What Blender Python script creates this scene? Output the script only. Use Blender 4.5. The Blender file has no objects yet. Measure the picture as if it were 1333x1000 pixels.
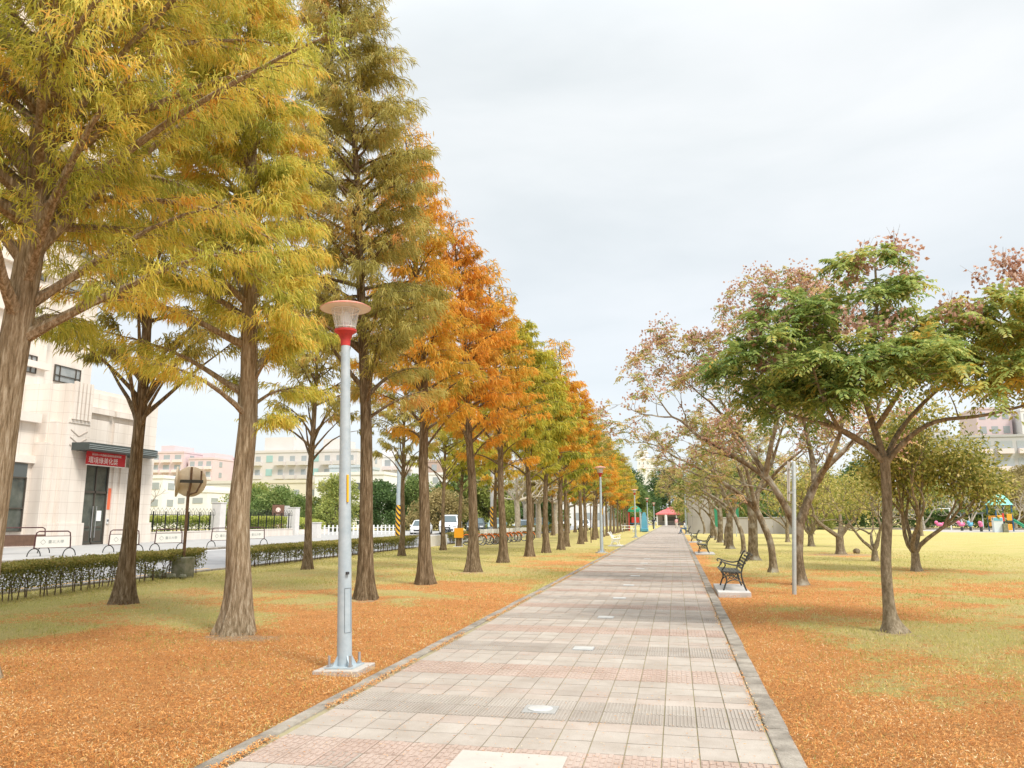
# A tree-lined park path in autumn under a bright overcast sky.
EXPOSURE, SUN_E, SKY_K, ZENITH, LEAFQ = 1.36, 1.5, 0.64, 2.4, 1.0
import bpy, bmesh, math, random
import numpy as np
from mathutils import Vector, Matrix, Euler
PI = math.pi
R = math.radians
S = bpy.context.scene
COL = S.collection
random.seed(7)
rng = np.random.default_rng(11)

# ------------------------------------------------------------------ materials
def nt(name):
    m = bpy.data.materials.new(name); m.use_nodes = True
    t = m.node_tree; t.nodes.clear()
    out = t.nodes.new('ShaderNodeOutputMaterial')
    return m, t, out

def mat(name, col, rough=0.6, metal=0.0, var=0.0, vscale=3.0, col2=None, bump=0.0, bscale=40.0, stretch=None, spec=0.4, detail=5.0):
    """Principled surface whose colour wanders between col and col2 with an object-space noise."""
    m, t, out = nt(name)
    p = t.nodes.new('ShaderNodeBsdfPrincipled')
    p.inputs['Roughness'].default_value = rough
    p.inputs['Metallic'].default_value = metal
    p.inputs['Specular IOR Level'].default_value = spec
    t.links.new(p.outputs[0], out.inputs[0])
    tc = t.nodes.new('ShaderNodeTexCoord')
    mp = t.nodes.new('ShaderNodeMapping')
    if stretch: mp.inputs['Scale'].default_value = stretch
    t.links.new(tc.outputs['Object'], mp.inputs[0])
    if col2 is None: col2 = tuple(c * (1 - var) for c in col)
    n = t.nodes.new('ShaderNodeTexNoise'); n.inputs['Scale'].default_value = vscale; n.inputs['Detail'].default_value = detail
    n.inputs['Roughness'].default_value = 0.65
    t.links.new(mp.outputs[0], n.inputs['Vector'])
    r = t.nodes.new('ShaderNodeValToRGB')
    r.color_ramp.elements[0].position = 0.32; r.color_ramp.elements[1].position = 0.68
    r.color_ramp.elements[0].color = (*col, 1); r.color_ramp.elements[1].color = (*col2, 1)
    t.links.new(n.outputs['Fac'], r.inputs[0])
    t.links.new(r.outputs[0], p.inputs['Base Color'])
    if bump > 0:
        n2 = t.nodes.new('ShaderNodeTexNoise'); n2.inputs['Scale'].default_value = bscale; n2.inputs['Detail'].default_value = 6
        t.links.new(mp.outputs[0], n2.inputs['Vector'])
        b = t.nodes.new('ShaderNodeBump'); b.inputs['Strength'].default_value = bump; b.inputs['Distance'].default_value = 0.02
        t.links.new(n2.outputs['Fac'], b.inputs['Height'])
        t.links.new(b.outputs[0], p.inputs['Normal'])
    return m

def leafmat(name, stops, trans=0.35, rough=0.55, attr='tone'):
    """Leaf surface: the 'tone' of each leaf picks its colour; thin, so part of the light passes through."""
    m, t, out = nt(name)
    a = t.nodes.new('ShaderNodeAttribute'); a.attribute_name = attr
    r = t.nodes.new('ShaderNodeValToRGB'); cr = r.color_ramp
    while len(cr.elements) < len(stops): cr.elements.new(0.5)
    for e, (p_, c_) in zip(cr.elements, stops): e.position = p_; e.color = (*c_, 1)
    t.links.new(a.outputs['Fac'], r.inputs[0])
    p = t.nodes.new('ShaderNodeBsdfPrincipled'); p.inputs['Roughness'].default_value = rough
    p.inputs['Specular IOR Level'].default_value = 0.25
    t.links.new(r.outputs[0], p.inputs['Base Color'])
    tr = t.nodes.new('ShaderNodeBsdfTranslucent'); t.links.new(r.outputs[0], tr.inputs[0])
    mx = t.nodes.new('ShaderNodeMixShader'); mx.inputs[0].default_value = trans
    t.links.new(p.outputs[0], mx.inputs[1]); t.links.new(tr.outputs[0], mx.inputs[2])
    t.links.new(mx.outputs[0], out.inputs[0])
    return m

def barkmat(name, c_dark, c_mid, c_pale, vs=(7, 7, 1.1), bump=0.9, lichen=None):
    m, t, out = nt(name)
    p = t.nodes.new('ShaderNodeBsdfPrincipled'); p.inputs['Roughness'].default_value = 0.9
    p.inputs['Specular IOR Level'].default_value = 0.15
    t.links.new(p.outputs[0], out.inputs[0])
    tc = t.nodes.new('ShaderNodeTexCoord'); mp = t.nodes.new('ShaderNodeMapping'); mp.inputs['Scale'].default_value = vs
    t.links.new(tc.outputs['Object'], mp.inputs[0])
    n = t.nodes.new('ShaderNodeTexNoise'); n.inputs['Scale'].default_value = 2.2; n.inputs['Detail'].default_value = 9; n.inputs['Roughness'].default_value = 0.72
    t.links.new(mp.outputs[0], n.inputs['Vector'])
    r = t.nodes.new('ShaderNodeValToRGB'); cr = r.color_ramp; cr.elements.new(0.5)
    for e, (q, c) in zip(cr.elements, ((0.34, c_dark), (0.5, c_mid), (0.68, c_pale))): e.position = q; e.color = (*c, 1)
    t.links.new(n.outputs['Fac'], r.inputs[0])
    src = r.outputs[0]
    if lichen:
        n3 = t.nodes.new('ShaderNodeTexNoise'); n3.inputs['Scale'].default_value = 2.6; n3.inputs['Detail'].default_value = 6
        t.links.new(tc.outputs['Object'], n3.inputs['Vector'])
        r3 = t.nodes.new('ShaderNodeValToRGB'); r3.color_ramp.elements[0].position = 0.5; r3.color_ramp.elements[1].position = 0.66
        r3.color_ramp.elements[1].color = (0.75, 0.75, 0.75, 1)
        t.links.new(n3.outputs['Fac'], r3.inputs[0])
        mx = t.nodes.new('ShaderNodeMixRGB'); mx.inputs[2].default_value = (*lichen, 1)
        t.links.new(r3.outputs[0], mx.inputs[0]); t.links.new(src, mx.inputs[1]); src = mx.outputs[0]
    t.links.new(src, p.inputs['Base Color'])
    b = t.nodes.new('ShaderNodeBump'); b.inputs['Strength'].default_value = bump; b.inputs['Distance'].default_value = 0.03
    t.links.new(n.outputs['Fac'], b.inputs['Height']); t.links.new(b.outputs[0], p.inputs['Normal'])
    return m

# ------------------------------------------------------------------ mesh builder
class MB:
    def __init__(s): s.v = []; s.f = []; s.mi = []; s.cur = 0
    def add(s, vs, fs, mi=None):
        o = len(s.v); s.v += [tuple(v) for v in vs]
        for f in fs: s.f.append([o + i for i in f]); s.mi.append(s.cur if mi is None else mi)
        return s
    def box(s, c, d, rz=0.0, M=None, mi=None):
        hx, hy, hz = d[0] / 2, d[1] / 2, d[2] / 2
        vs = [Vector((x, y, z)) for z in (-hz, hz) for x, y in ((-hx, -hy), (hx, -hy), (hx, hy), (-hx, hy))]
        if M is None: M = Matrix.Rotation(rz, 3, 'Z')
        vs = [M @ v + Vector(c) for v in vs]
        return s.add(vs, [(3, 2, 1, 0), (4, 5, 6, 7), (0, 1, 5, 4), (1, 2, 6, 5), (2, 3, 7, 6), (3, 0, 4, 7)], mi)
    def span(s, x0, x1, y0, y1, z0, z1, mi=None):
        return s.box(((x0 + x1) / 2, (y0 + y1) / 2, (z0 + z1) / 2), (abs(x1 - x0), abs(y1 - y0), abs(z1 - z0)), mi=mi)
    def tube(s, pts, rads, n=8, cap=True, mi=None, ridge=None):
        pts = [Vector(p) for p in pts]; rings = []
        if not hasattr(rads, '__len__'): rads = [rads] * len(pts)
        T = [(pts[min(i + 1, len(pts) - 1)] - pts[max(i - 1, 0)]).normalized() for i in range(len(pts))]
        up = Vector((0, 0, 1)) if abs(T[0].z) < 0.9 else Vector((1, 0, 0))
        u = T[0].cross(up).normalized()
        vs = []
        for i, (p, r) in enumerate(zip(pts, rads)):
            u = (u - T[i] * u.dot(T[i]))
            u = u.normalized() if u.length > 1e-6 else T[i].orthogonal().normalized()
            w = T[i].cross(u)
            for k in range(n):
                a = 2 * PI * k / n
                rr = r if ridge is None else r * ridge(i, a)
                vs.append(p + (u * math.cos(a) + w * math.sin(a)) * rr)
        fs = []
        for i in range(len(pts) - 1):
            for k in range(n):
                a, b = i * n + k, i * n + (k + 1) % n
                fs.append((a, b, b + n, a + n))
        if cap: fs.append(tuple(range(n - 1, -1, -1))); fs.append(tuple((len(pts) - 1) * n + k for k in range(n)))
        return s.add(vs, fs, mi)
    def bar(s, a, b, r, n=8, mi=None): return s.tube([a, b], [r, r], n, True, mi)
    def lathe(s, prof, n=24, c=(0, 0, 0), M=None, mi=None, cap=True):
        vs = []
        for r, z in prof:
            for k in range(n):
                a = 2 * PI * k / n; v = Vector((r * math.cos(a), r * math.sin(a), z))
                if M is not None: v = M @ v
                vs.append(v + Vector(c))
        fs = [(i * n + k, i * n + (k + 1) % n, (i + 1) * n + (k + 1) % n, (i + 1) * n + k) for i in range(len(prof) - 1) for k in range(n)]
        if cap: fs.append(tuple(range(n - 1, -1, -1))); fs.append(tuple((len(prof) - 1) * n + k for k in range(n)))
        return s.add(vs, fs, mi)
    def ball(s, c, r, n=10, sq=(1, 1, 1), mi=None):
        m = max(4, n // 2)
        prof = [(max(1e-4, r * math.sin(PI * i / m)), -r * math.cos(PI * i / m)) for i in range(m + 1)]
        return s.lathe(prof, n, c, Matrix.Diagonal(sq).to_3x3(), mi)
    def prism(s, poly, axis, a, b, mi=None):
        """poly: 2-D outline extruded along axis 'x','y','z' from a to b."""
        def P(q, t): return {'x': (t, q[0], q[1]), 'y': (q[0], t, q[1]), 'z': (q[0], q[1], t)}[axis]
        n = len(poly); vs = [P(q, a) for q in poly] + [P(q, b) for q in poly]
        fs = [tuple(range(n)), tuple(range(2 * n - 1, n - 1, -1))] + [(i, (i + 1) % n, n + (i + 1) % n, n + i) for i in range(n)]
        return s.add(vs, fs, mi)
    def ring(s, c, R_, r, n=24, m=6, axis='y', mi=None):
        vs = []; fs = []
        for i in range(n):
            a = 2 * PI * i / n
            for k in range(m):
                b = 2 * PI * k / m; q = R_ + r * math.cos(b); h = r * math.sin(b)
                x, y = q * math.cos(a), q * math.sin(a)
                v = {'y': (x, h, y), 'x': (h, x, y), 'z': (x, y, h)}[axis]
                vs.append(Vector(v) + Vector(c))
        for i in range(n):
            for k in range(m):
                fs.append((i * m + k, ((i + 1) % n) * m + k, ((i + 1) % n) * m + (k + 1) % m, i * m + (k + 1) % m))
        return s.add(vs, fs, mi)
    def mesh(s, name, mats, smooth=False):
        me = bpy.data.meshes.new(name)
        me.from_pydata(s.v, [], s.f)
        if not isinstance(mats, (list, tuple)): mats = [mats]
        for m in mats: me.materials.append(m)
        if len(mats) > 1: me.polygons.foreach_set('material_index', s.mi)
        bm = bmesh.new(); bm.from_mesh(me); bmesh.ops.recalc_face_normals(bm, faces=bm.faces); bm.to_mesh(me); bm.free()
        if smooth:
            me.polygons.foreach_set('use_smooth', [True] * len(me.polygons))
            me.set_sharp_from_angle(angle=R(40))
        me.update(); return me
    def build(s, name, mats, parent=None, smooth=False, bevel=0.0):
        ob = bpy.data.objects.new(name, s.mesh(name, mats, smooth)); COL.objects.link(ob)
        if parent is not None: ob.parent = parent
        if bevel > 0:
            b = ob.modifiers.new('Bevel', 'BEVEL'); b.width = bevel; b.segments = 2; b.limit_method = 'ANGLE'; b.angle_limit = R(50)
        return ob

def thing(name, label, cat, loc=(0, 0, 0), rz=0.0, group=None, scale=None):
    o = bpy.data.objects.new(name, None); COL.objects.link(o); o.empty_display_size = 0.2
    o.location = loc; o.rotation_euler = (0, 0, rz)
    if scale: o.scale = (scale,) * 3 if not hasattr(scale, '__len__') else scale
    o['label'] = label; o['category'] = cat
    if group: o['group'] = group
    return o
def tag(o, label, cat, group=None, kind=None):
    if label: o['label'] = label
    if cat: o['category'] = cat
    if group: o['group'] = group
    if kind: o['kind'] = kind
    return o
def structure(o): o['kind'] = 'structure'; return o
def kids(o): return [c for c in COL.objects if c.parent == o]
def dup(root, loc, rz=0.0, label=None, group=None, scale=None, mats=None):
    """Copy a thing, its parts and their sub-parts; mats = {part name: material} for copies of another colour."""
    byp = {}
    for c in COL.objects:
        if c.parent is not None: byp.setdefault(c.parent.name, []).append(c)
    def cp(o, par):
        c = o.copy(); COL.objects.link(c)
        if par is not None: c.parent = par
        base = o.name.split('.')[0]
        if mats and base in mats and c.type == 'MESH':
            c.material_slots[0].link = 'OBJECT'; c.material_slots[0].material = mats[base]
        for ch in byp.get(o.name, []): cp(ch, c)
        return c
    r = cp(root, None); r.location = loc; r.rotation_euler = (0, 0, rz)
    if scale is not None: r.scale = (scale,) * 3 if not hasattr(scale, '__len__') else scale
    if label: r['label'] = label
    if group: r['group'] = group
    return r

# ------------------------------------------------------------------ leaf arrays
def arrays_mesh(name, V, loops, totals, tone, mats, mi=None):
    me = bpy.data.meshes.new(name)
    V = np.asarray(V, np.float32); loops = np.asarray(loops, np.int32); totals = np.asarray(totals, np.int32)
    me.vertices.add(len(V)); me.vertices.foreach_set('co', V.ravel())
    me.loops.add(len(loops)); me.loops.foreach_set('vertex_index', loops)
    st = np.zeros(len(totals), np.int32); st[1:] = np.cumsum(totals)[:-1]
    me.polygons.add(len(totals)); me.polygons.foreach_set('loop_start', st); me.polygons.foreach_set('loop_total', totals)
    at = me.attributes.new('tone', 'FLOAT', 'POINT'); at.data.foreach_set('value', np.asarray(tone, np.float32))
    for m in (mats if isinstance(mats, (list, tuple)) else [mats]): me.materials.append(m)
    if mi is not None: me.polygons.foreach_set('material_index', np.asarray(mi, np.int32))
    me.update(calc_edges=True); me.validate()
    return me
def unit(a): return a / np.maximum(np.linalg.norm(a, axis=-1, keepdims=True), 1e-6)
def fronds(o, d, ln, w, bend, tone):
    """Hanging feathery sprays: 5 vertices, a quad and a tip triangle each."""
    n = len(o); d = unit(d)
    side = unit(np.cross(d, rng.normal(size=(n, 3)) + [0, 0, 0.3]))
    down = np.zeros((n, 3)); down[:, 2] = -1
    mid = o + d * (ln * .5)[:, None]; d2 = unit(d + down * bend[:, None]); tip = mid + d2 * (ln * .5)[:, None]
    V = np.stack([o - side * (w * .25)[:, None], o + side * (w * .25)[:, None], mid - side * (w * .5)[:, None], mid + side * (w * .5)[:, None], tip], 1).reshape(-1, 3)
    base = (np.arange(n) * 5)[:, None]
    L = (base + np.array([0, 1, 3, 2, 2, 3, 4])).ravel()
    T = np.tile([4, 3], n)
    return V, L, T, np.repeat(tone, 5)
def leaflets(o, d, nrm, ln, w, tone, fold=0.15):
    """Single leaves: a kite of 4 vertices, slightly cupped."""
    n = len(o); d = unit(d); side = unit(np.cross(d, nrm)); nn = np.cross(side, d)
    m = o + d * (ln * .45)[:, None] + nn * (ln * fold)[:, None]
    V = np.stack([o, m + side * (w * .5)[:, None], o + d * ln[:, None], m - side * (w * .5)[:, None]], 1).reshape(-1, 3)
    L = np.arange(4 * n); T = np.full(n, 4)
    return V, L, T, np.repeat(tone, 4)
def merge(parts):
    Vs, Ls, Ts, Os, off = [], [], [], [], 0
    for V, L, T, O in parts:
        Vs.append(V); Ls.append(L + off); Ts.append(T); Os.append(O); off += len(V)
    return np.concatenate(Vs), np.concatenate(Ls), np.concatenate(Ts), np.concatenate(Os)
def leaf_object(name, parts, m, parent=None):
    V, L, T, O = merge(parts)
    ob = bpy.data.objects.new(name, arrays_mesh(name, V, L, T, O, m)); COL.objects.link(ob)
    if parent is not None: ob.parent = parent
    return ob
def rand_dirs(n, g=None):
    return unit((g or rng).normal(size=(n, 3)))

# ------------------------------------------------------------------ palettes
M = {}
M['bark_cypress'] = barkmat('bark_cypress', (.062, .042, .022), (.162, .113, .064), (.37, .295, .20), vs=(15, 15, 1.6), bump=1.0)
M['bark_cypress_pale'] = barkmat('bark_cypress_pale', (.13, .09, .05), (.30, .23, .145), (.58, .50, .38), vs=(15, 15, 1.6), bump=1.0)
M['bark_grey'] = barkmat('bark_grey', (.085, .062, .036), (.19, .145, .09), (.36, .30, .21), vs=(7, 7, 3.2), bump=0.8, lichen=(.42, .40, .33))
M['bark_smooth'] = barkmat('bark_smooth', (.105, .08, .05), (.22, .175, .115), (.38, .32, .235), vs=(8, 8, 3.5), bump=0.5)
M['bark_pale'] = barkmat('bark_pale', (.26, .22, .17), (.42, .37, .30), (.55, .50, .42), vs=(3, 3, 2), bump=0.4)
LEAF = {
 'lime':   leafmat('leaf_lime',   [(0, (.25, .28, .045)), (.3, (.50, .50, .085)), (.55, (.76, .67, .14)), (.76, (.82, .57, .115)), (1, (.78, .36, .08))], trans=.5),
 'olive':  leafmat('leaf_olive',  [(0, (.20, .19, .045)), (.35, (.40, .35, .085)), (.6, (.58, .51, .15)), (.85, (.62, .41, .11)), (1, (.58, .27, .07))], trans=.5),
 'orange': leafmat('leaf_orange', [(0, (.36, .24, .035)), (.3, (.62, .32, .045)), (.6, (.78, .36, .045)), (.85, (.80, .42, .06)), (1, (.62, .20, .03))], trans=.5),
 'amber':  leafmat('leaf_amber', [(0, (.30, .28, .04)), (.25, (.56, .40, .06)), (.5, (.76, .44, .06)), (.8, (.80, .40, .055)), (1, (.66, .24, .04))], trans=.5),
 'gold':   leafmat('leaf_gold',   [(0, (.34, .28, .035)), (.3, (.58, .42, .055)), (.6, (.76, .50, .07)), (.85, (.76, .42, .05)), (1, (.66, .27, .04))], trans=.5),
 'yellowgreen': leafmat('leaf_yellowgreen', [(0, (.18, .21, .028)), (.35, (.42, .41, .055)), (.65, (.64, .56, .08)), (1, (.68, .44, .06))], trans=.5),
 'green':  leafmat('leaf_green',  [(0, (.13, .18, .03)), (.4, (.30, .34, .06)), (.7, (.46, .44, .08)), (1, (.58, .42, .07))], trans=.5),
 'raintree': leafmat('leaf_raintree', [(0, (.12, .20, .05)), (.4, (.30, .39, .10)), (.65, (.50, .54, .16)), (.86, (.66, .56, .14)), (1, (.74, .48, .09))], trans=.45, rough=.38),
 'raintree_sparse': leafmat('leaf_raintree_sparse', [(0, (.15, .20, .05)), (.3, (.33, .36, .09)), (.52, (.56, .47, .16)), (.78, (.68, .47, .26)), (1, (.64, .36, .22))], trans=.45),
 'shrubby': leafmat('leaf_shrubby', [(0, (.14, .17, .03)), (.4, (.32, .32, .07)), (.7, (.54, .47, .13)), (1, (.74, .62, .26))], trans=.45),
 'dark':   leafmat('leaf_dark', [(0, (.05, .10, .035)), (.5, (.12, .20, .065)), (1, (.24, .31, .10))], trans=.35),
 'mid':    leafmat('leaf_mid', [(0, (.09, .15, .045)), (.5, (.22, .30, .085)), (1, (.42, .44, .15))], trans=.35),
 'light':  leafmat('leaf_light', [(0, (.17, .22, .055)), (.5, (.38, .42, .11)), (1, (.60, .55, .18))], trans=.35),
 'brownish': leafmat('leaf_brownish', [(0, (.22, .19, .075)), (.5, (.42, .34, .14)), (1, (.62, .47, .23))], trans=.35),
 'hedge':  leafmat('leaf_hedge', [(0, (.11, .13, .03)), (.5, (.27, .26, .065)), (.8, (.42, .36, .10)), (1, (.52, .38, .15))], trans=.4),
 'hedge_bright': leafmat('leaf_hedge_bright', [(0, (.14, .20, .04)), (.5, (.38, .44, .09)), (1, (.62, .60, .16))], trans=.35),
 'pod':    leafmat('seed_pod', [(0, (.40, .22, .15)), (.5, (.66, .42, .32)), (1, (.80, .62, .52))], trans=.45),
}
# ------------------------------------------------------------------ camera, sky, sun
cam_d = bpy.data.cameras.new('camera'); cam = bpy.data.objects.new('camera', cam_d); COL.objects.link(cam)
cam_d.sensor_width = 36.0; cam_d.lens = 36.0 * 1000 / 1333; cam_d.clip_start = 0.1; cam_d.clip_end = 3000
cam.location = (0, 0, 1.6); cam.rotation_euler = (R(90 + 9.926), 0, R(11.876))
S.camera = cam
S.view_settings.view_transform = 'Standard'; S.view_settings.look = 'None'; S.view_settings.gamma = 1.0
S.view_settings.exposure = EXPOSURE

SUN_EL, SUN_AZ = R(52), R(128)          # azimuth clockwise from +Y (the path): behind the camera, to the right
sd = Vector((math.sin(SUN_AZ) * math.cos(SUN_EL), math.cos(SUN_AZ) * math.cos(SUN_EL), math.sin(SUN_EL)))
sl = bpy.data.lights.new('sun', 'SUN'); sl.energy = SUN_E; sl.angle = R(14); sl.color = (1.0, 0.95, 0.87)
so = bpy.data.objects.new('sun', sl); COL.objects.link(so); so.rotation_euler = (-sd).to_track_quat('-Z', 'Y').to_euler(); so.location = sd * 60

w = bpy.data.worlds.new('World'); S.world = w; w.use_nodes = True
t = w.node_tree; t.nodes.clear()
wo = t.nodes.new('ShaderNodeOutputWorld'); bg = t.nodes.new('ShaderNodeBackground'); bg.inputs[1].default_value = 0.1
t.links.new(bg.outputs[0], wo.inputs[0])
sky = t.nodes.new('ShaderNodeTexSky'); sky.sky_type = 'NISHITA'; sky.sun_disc = False; sky.sun_elevation = SUN_EL; sky.sun_rotation = SUN_AZ
sky.air_density = 1.0; sky.dust_density = 2.0
tc = t.nodes.new('ShaderNodeTexCoord'); mp = t.nodes.new('ShaderNodeMapping'); mp.inputs['Scale'].default_value = (1.3, 1.3, 4.2); mp.inputs['Rotation'].default_value = (0.12, -0.10, 0.5)
t.links.new(tc.outputs['Generated'], mp.inputs[0])
n1 = t.nodes.new('ShaderNodeTexNoise'); n1.inputs['Scale'].default_value = 1.6; n1.inputs['Detail'].default_value = 7; n1.inputs['Roughness'].default_value = 0.5; n1.inputs['Distortion'].default_value = 0.25
t.links.new(mp.outputs[0], n1.inputs['Vector'])
cl = t.nodes.new('ShaderNodeValToRGB'); cl.color_ramp.elements.new(0.5)
for e, (q, c) in zip(cl.color_ramp.elements, ((0.34, (4.95, 5.25, 5.38)), (0.50, (5.50, 5.74, 5.84)), (0.66, (5.98, 6.14, 6.22)))): e.position = q; e.color = (c[0] / 10, c[1] / 10, c[2] / 10, 1)
t.links.new(n1.outputs['Fac'], cl.inputs[0])
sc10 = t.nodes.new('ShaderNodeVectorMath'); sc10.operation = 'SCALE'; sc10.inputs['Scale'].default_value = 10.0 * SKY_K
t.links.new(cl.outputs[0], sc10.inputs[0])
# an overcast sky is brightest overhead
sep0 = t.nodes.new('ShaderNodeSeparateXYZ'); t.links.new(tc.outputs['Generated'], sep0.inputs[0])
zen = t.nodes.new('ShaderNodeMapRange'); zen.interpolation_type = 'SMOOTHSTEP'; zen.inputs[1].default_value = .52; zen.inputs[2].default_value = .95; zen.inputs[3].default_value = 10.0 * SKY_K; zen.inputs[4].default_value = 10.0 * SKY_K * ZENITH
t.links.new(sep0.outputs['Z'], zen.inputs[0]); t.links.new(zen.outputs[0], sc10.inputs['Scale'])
# cloud cover: nearly closed, thinner towards the horizon
sep = t.nodes.new('ShaderNodeSeparateXYZ'); t.links.new(tc.outputs['Generated'], sep.inputs[0])
mr = t.nodes.new('ShaderNodeMapRange'); mr.inputs[1].default_value = 0.0; mr.inputs[2].default_value = 0.45; mr.inputs[3].default_value = 0.80; mr.inputs[4].default_value = 0.96
t.links.new(sep.outputs['Z'], mr.inputs[0])
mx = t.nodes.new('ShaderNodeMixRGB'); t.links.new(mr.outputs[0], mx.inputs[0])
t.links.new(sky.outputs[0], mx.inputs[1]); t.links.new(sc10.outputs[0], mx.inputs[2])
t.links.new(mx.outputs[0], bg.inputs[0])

# ------------------------------------------------------------------ ground
PX0, PX1 = -2.97, 0.61                 # paving between the kerbs
def smooth(a, b, x):
    t_ = np.clip((x - a) / (b - a), 0, 1); return t_ * t_ * (3 - 2 * t_)
def vnoise(x, y, s, seed=0):
    """cheap value noise"""
    x = x / s; y = y / s; xi = np.floor(x).astype(int); yi = np.floor(y).astype(int); fx = x - xi; fy = y - yi
    fx = fx * fx * (3 - 2 * fx); fy = fy * fy * (3 - 2 * fy)
    def h(i, j):
        v = np.sin(i * 127.1 + j * 311.7 + seed * 74.7) * 43758.5453; return v - np.floor(v)
    return (h(xi, yi) * (1 - fx) + h(xi + 1, yi) * fx) * (1 - fy) + (h(xi, yi + 1) * (1 - fx) + h(xi + 1, yi + 1) * fx) * fy
def litter(X, Y):
    """how thickly fallen needles cover the lawn (0..1)"""
    n = .30 * vnoise(X, Y, 2.6) + .34 * vnoise(X, Y, 1.0, 3) + .36 * vnoise(X, Y, .45, 5) - .5
    left = (1 - .95 * smooth(7.5, 21, Y)) * (1 - .95 * smooth(6.5, 12, -X + .22 * (Y - 8))) + .55 * np.exp(-((X + 3.7) / .9) ** 2) * (1 - smooth(25, 60, Y)) + .25 * np.exp(-((X + 5) / 2.2) ** 2) * (1 - smooth(30, 55, Y))
    right = 1.0 * np.exp(-((X - .75) / .65) ** 2) * (1 - .6 * smooth(30, 80, Y)) + (1 - smooth(4, 13, Y)) * .36 + .46 * (1 - smooth(14, 34, Y)) - .40 * np.exp(-((X - 3.2) / 1.3) ** 2 - ((Y - 10.5) / 2.4) ** 2) + .30 * np.exp(-((X - 7.2) / 2.0) ** 2 - ((Y - 37) / 4) ** 2)
    m = np.where(X < -1.2, left * .54 + .21 * (1 - smooth(20, 45, Y)) * (X > -11), right + .10 * (1 - smooth(22, 60, Y)))
    return np.clip(m + n * 1.9 * (0.12 + np.minimum(1, 2.2 * np.clip(m, 0, 1))), 0, 1)

xs = np.concatenate([[-1500, -700, -300, -150, -80, -50, -35], np.arange(-26, -14, 2.0), np.arange(-14, 12.01, .3), np.arange(13, 60, 2.5), [80, 120, 200, 400, 800, 1500]])
ys = np.concatenate([[-200, -60, -20, -6, -2, 0], np.arange(1.5, 42, .3), np.arange(43, 140, 1.6), [150, 170, 200, 260, 350, 500, 900, 1600, 2600]])
GX, GY = np.meshgrid(xs, ys)
hill = (vnoise(GX, GY, 3.1, 9) * .6 + vnoise(GX, GY, 1.1, 2) * .4) * .045
hill *= smooth(3.2, 4.6, -GX) * (GX < 0) * (1 - smooth(11.5, 13, -GX)) + smooth(.9, 2.2, GX) * (GX > 0)
hill -= .012
V = np.stack([GX, GY, hill], -1).reshape(-1, 3)
nx, ny = len(xs), len(ys)
i = (np.arange(ny - 1)[:, None] * nx + np.arange(nx - 1)[None, :]).ravel()
Lq = np.stack([i, i + 1, i + 1 + nx, i + nx], 1).ravel()

gm, t, out = nt('lawn')
p = t.nodes.new('ShaderNodeBsdfPrincipled'); p.inputs['Roughness'].default_value = 0.95; p.inputs['Specular IOR Level'].default_value = 0.1
t.links.new(p.outputs[0], out.inputs[0])
tc = t.nodes.new('ShaderNodeTexCoord')
def noise(scale, detail=4, rough=.6, vec=None):
    n = t.nodes.new('ShaderNodeTexNoise'); n.inputs['Scale'].default_value = scale; n.inputs['Detail'].default_value = detail; n.inputs['Roughness'].default_value = rough
    t.links.new(vec or tc.outputs['Object'], n.inputs['Vector']); return n.outputs['Fac']
def ramp(src, *stops):
    r = t.nodes.new('ShaderNodeValToRGB'); cr = r.color_ramp
    while len(cr.elements) < len(stops): cr.elements.new(.5)
    for e, (q, c) in zip(cr.elements, stops): e.position = q; e.color = (*c, 1)
    t.links.new(src, r.inputs[0]); return r.outputs[0]
def mixc(f, a, b):
    m = t.nodes.new('ShaderNodeMixRGB')
    for k, x in ((0, f), (1, a), (2, b)):
        if isinstance(x, float): m.inputs[k].default_value = x
        elif isinstance(x, tuple): m.inputs[k].default_value = (*x, 1)
        else: t.links.new(x, m.inputs[k])
    return m.outputs[0]
grass = ramp(noise(34, 8, .75), (.30, (.32, .255, .09)), (.5, (.53, .435, .18)), (.68, (.65, .55, .27)))
gpatch = ramp(noise(.55, 5, .6), (.42, (.0, .0, .0)), (.62, (1, 1, 1)))
grass2 = ramp(noise(40, 8, .75), (.30, (.26, .235, .07)), (.5, (.46, .41, .14)), (.7, (.59, .53, .21)))
g_all = mixc(gpatch, grass, grass2)
lit = ramp(noise(30, 9, .8), (.27, (.29, .12, .04)), (.42, (.53, .23, .075)), (.55, (.69, .33, .12)), (.70, (.77, .49, .22)))
lit = mixc(ramp(noise(2.7, 7, .7), (.46, (0, 0, 0)), (.66, (.55, .55, .55))), lit, ramp(noise(60, 6, .8), (.3, (.20, .10, .04)), (.5, (.42, .22, .085)), (.7, (.62, .40, .17))))
at = t.nodes.new('ShaderNodeAttribute'); at.attribute_name = 'tone'
ma = t.nodes.new('ShaderNodeMath'); ma.operation = 'ADD'; ma.use_clamp = True
mm = t.nodes.new('ShaderNodeMath'); mm.operation = 'MULTIPLY_ADD'; mm.inputs[1].default_value = 2.4; mm.inputs[2].default_value = -1.2
t.links.new(noise(9, 9, .75), mm.inputs[0]); t.links.new(at.outputs['Fac'], ma.inputs[0]); t.links.new(mm.outputs[0], ma.inputs[1])
f = ramp(ma.outputs[0], (.34, (0, 0, 0)), (.58, (1, 1, 1)))
soil_a = t.nodes.new('ShaderNodeAttribute'); soil_a.attribute_name = 'soil'
sm_ = t.nodes.new('ShaderNodeMath'); sm_.operation = 'MULTIPLY_ADD'; sm_.inputs[1].default_value = 1.6; sm_.inputs[2].default_value = -.8
t.links.new(noise(6, 8, .75), sm_.inputs[0]); sa_ = t.nodes.new('ShaderNodeMath'); sa_.operation = 'ADD'; sa_.use_clamp = True
t.links.new(soil_a.outputs['Fac'], sa_.inputs[0]); t.links.new(sm_.outputs[0], sa_.inputs[1])
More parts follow.
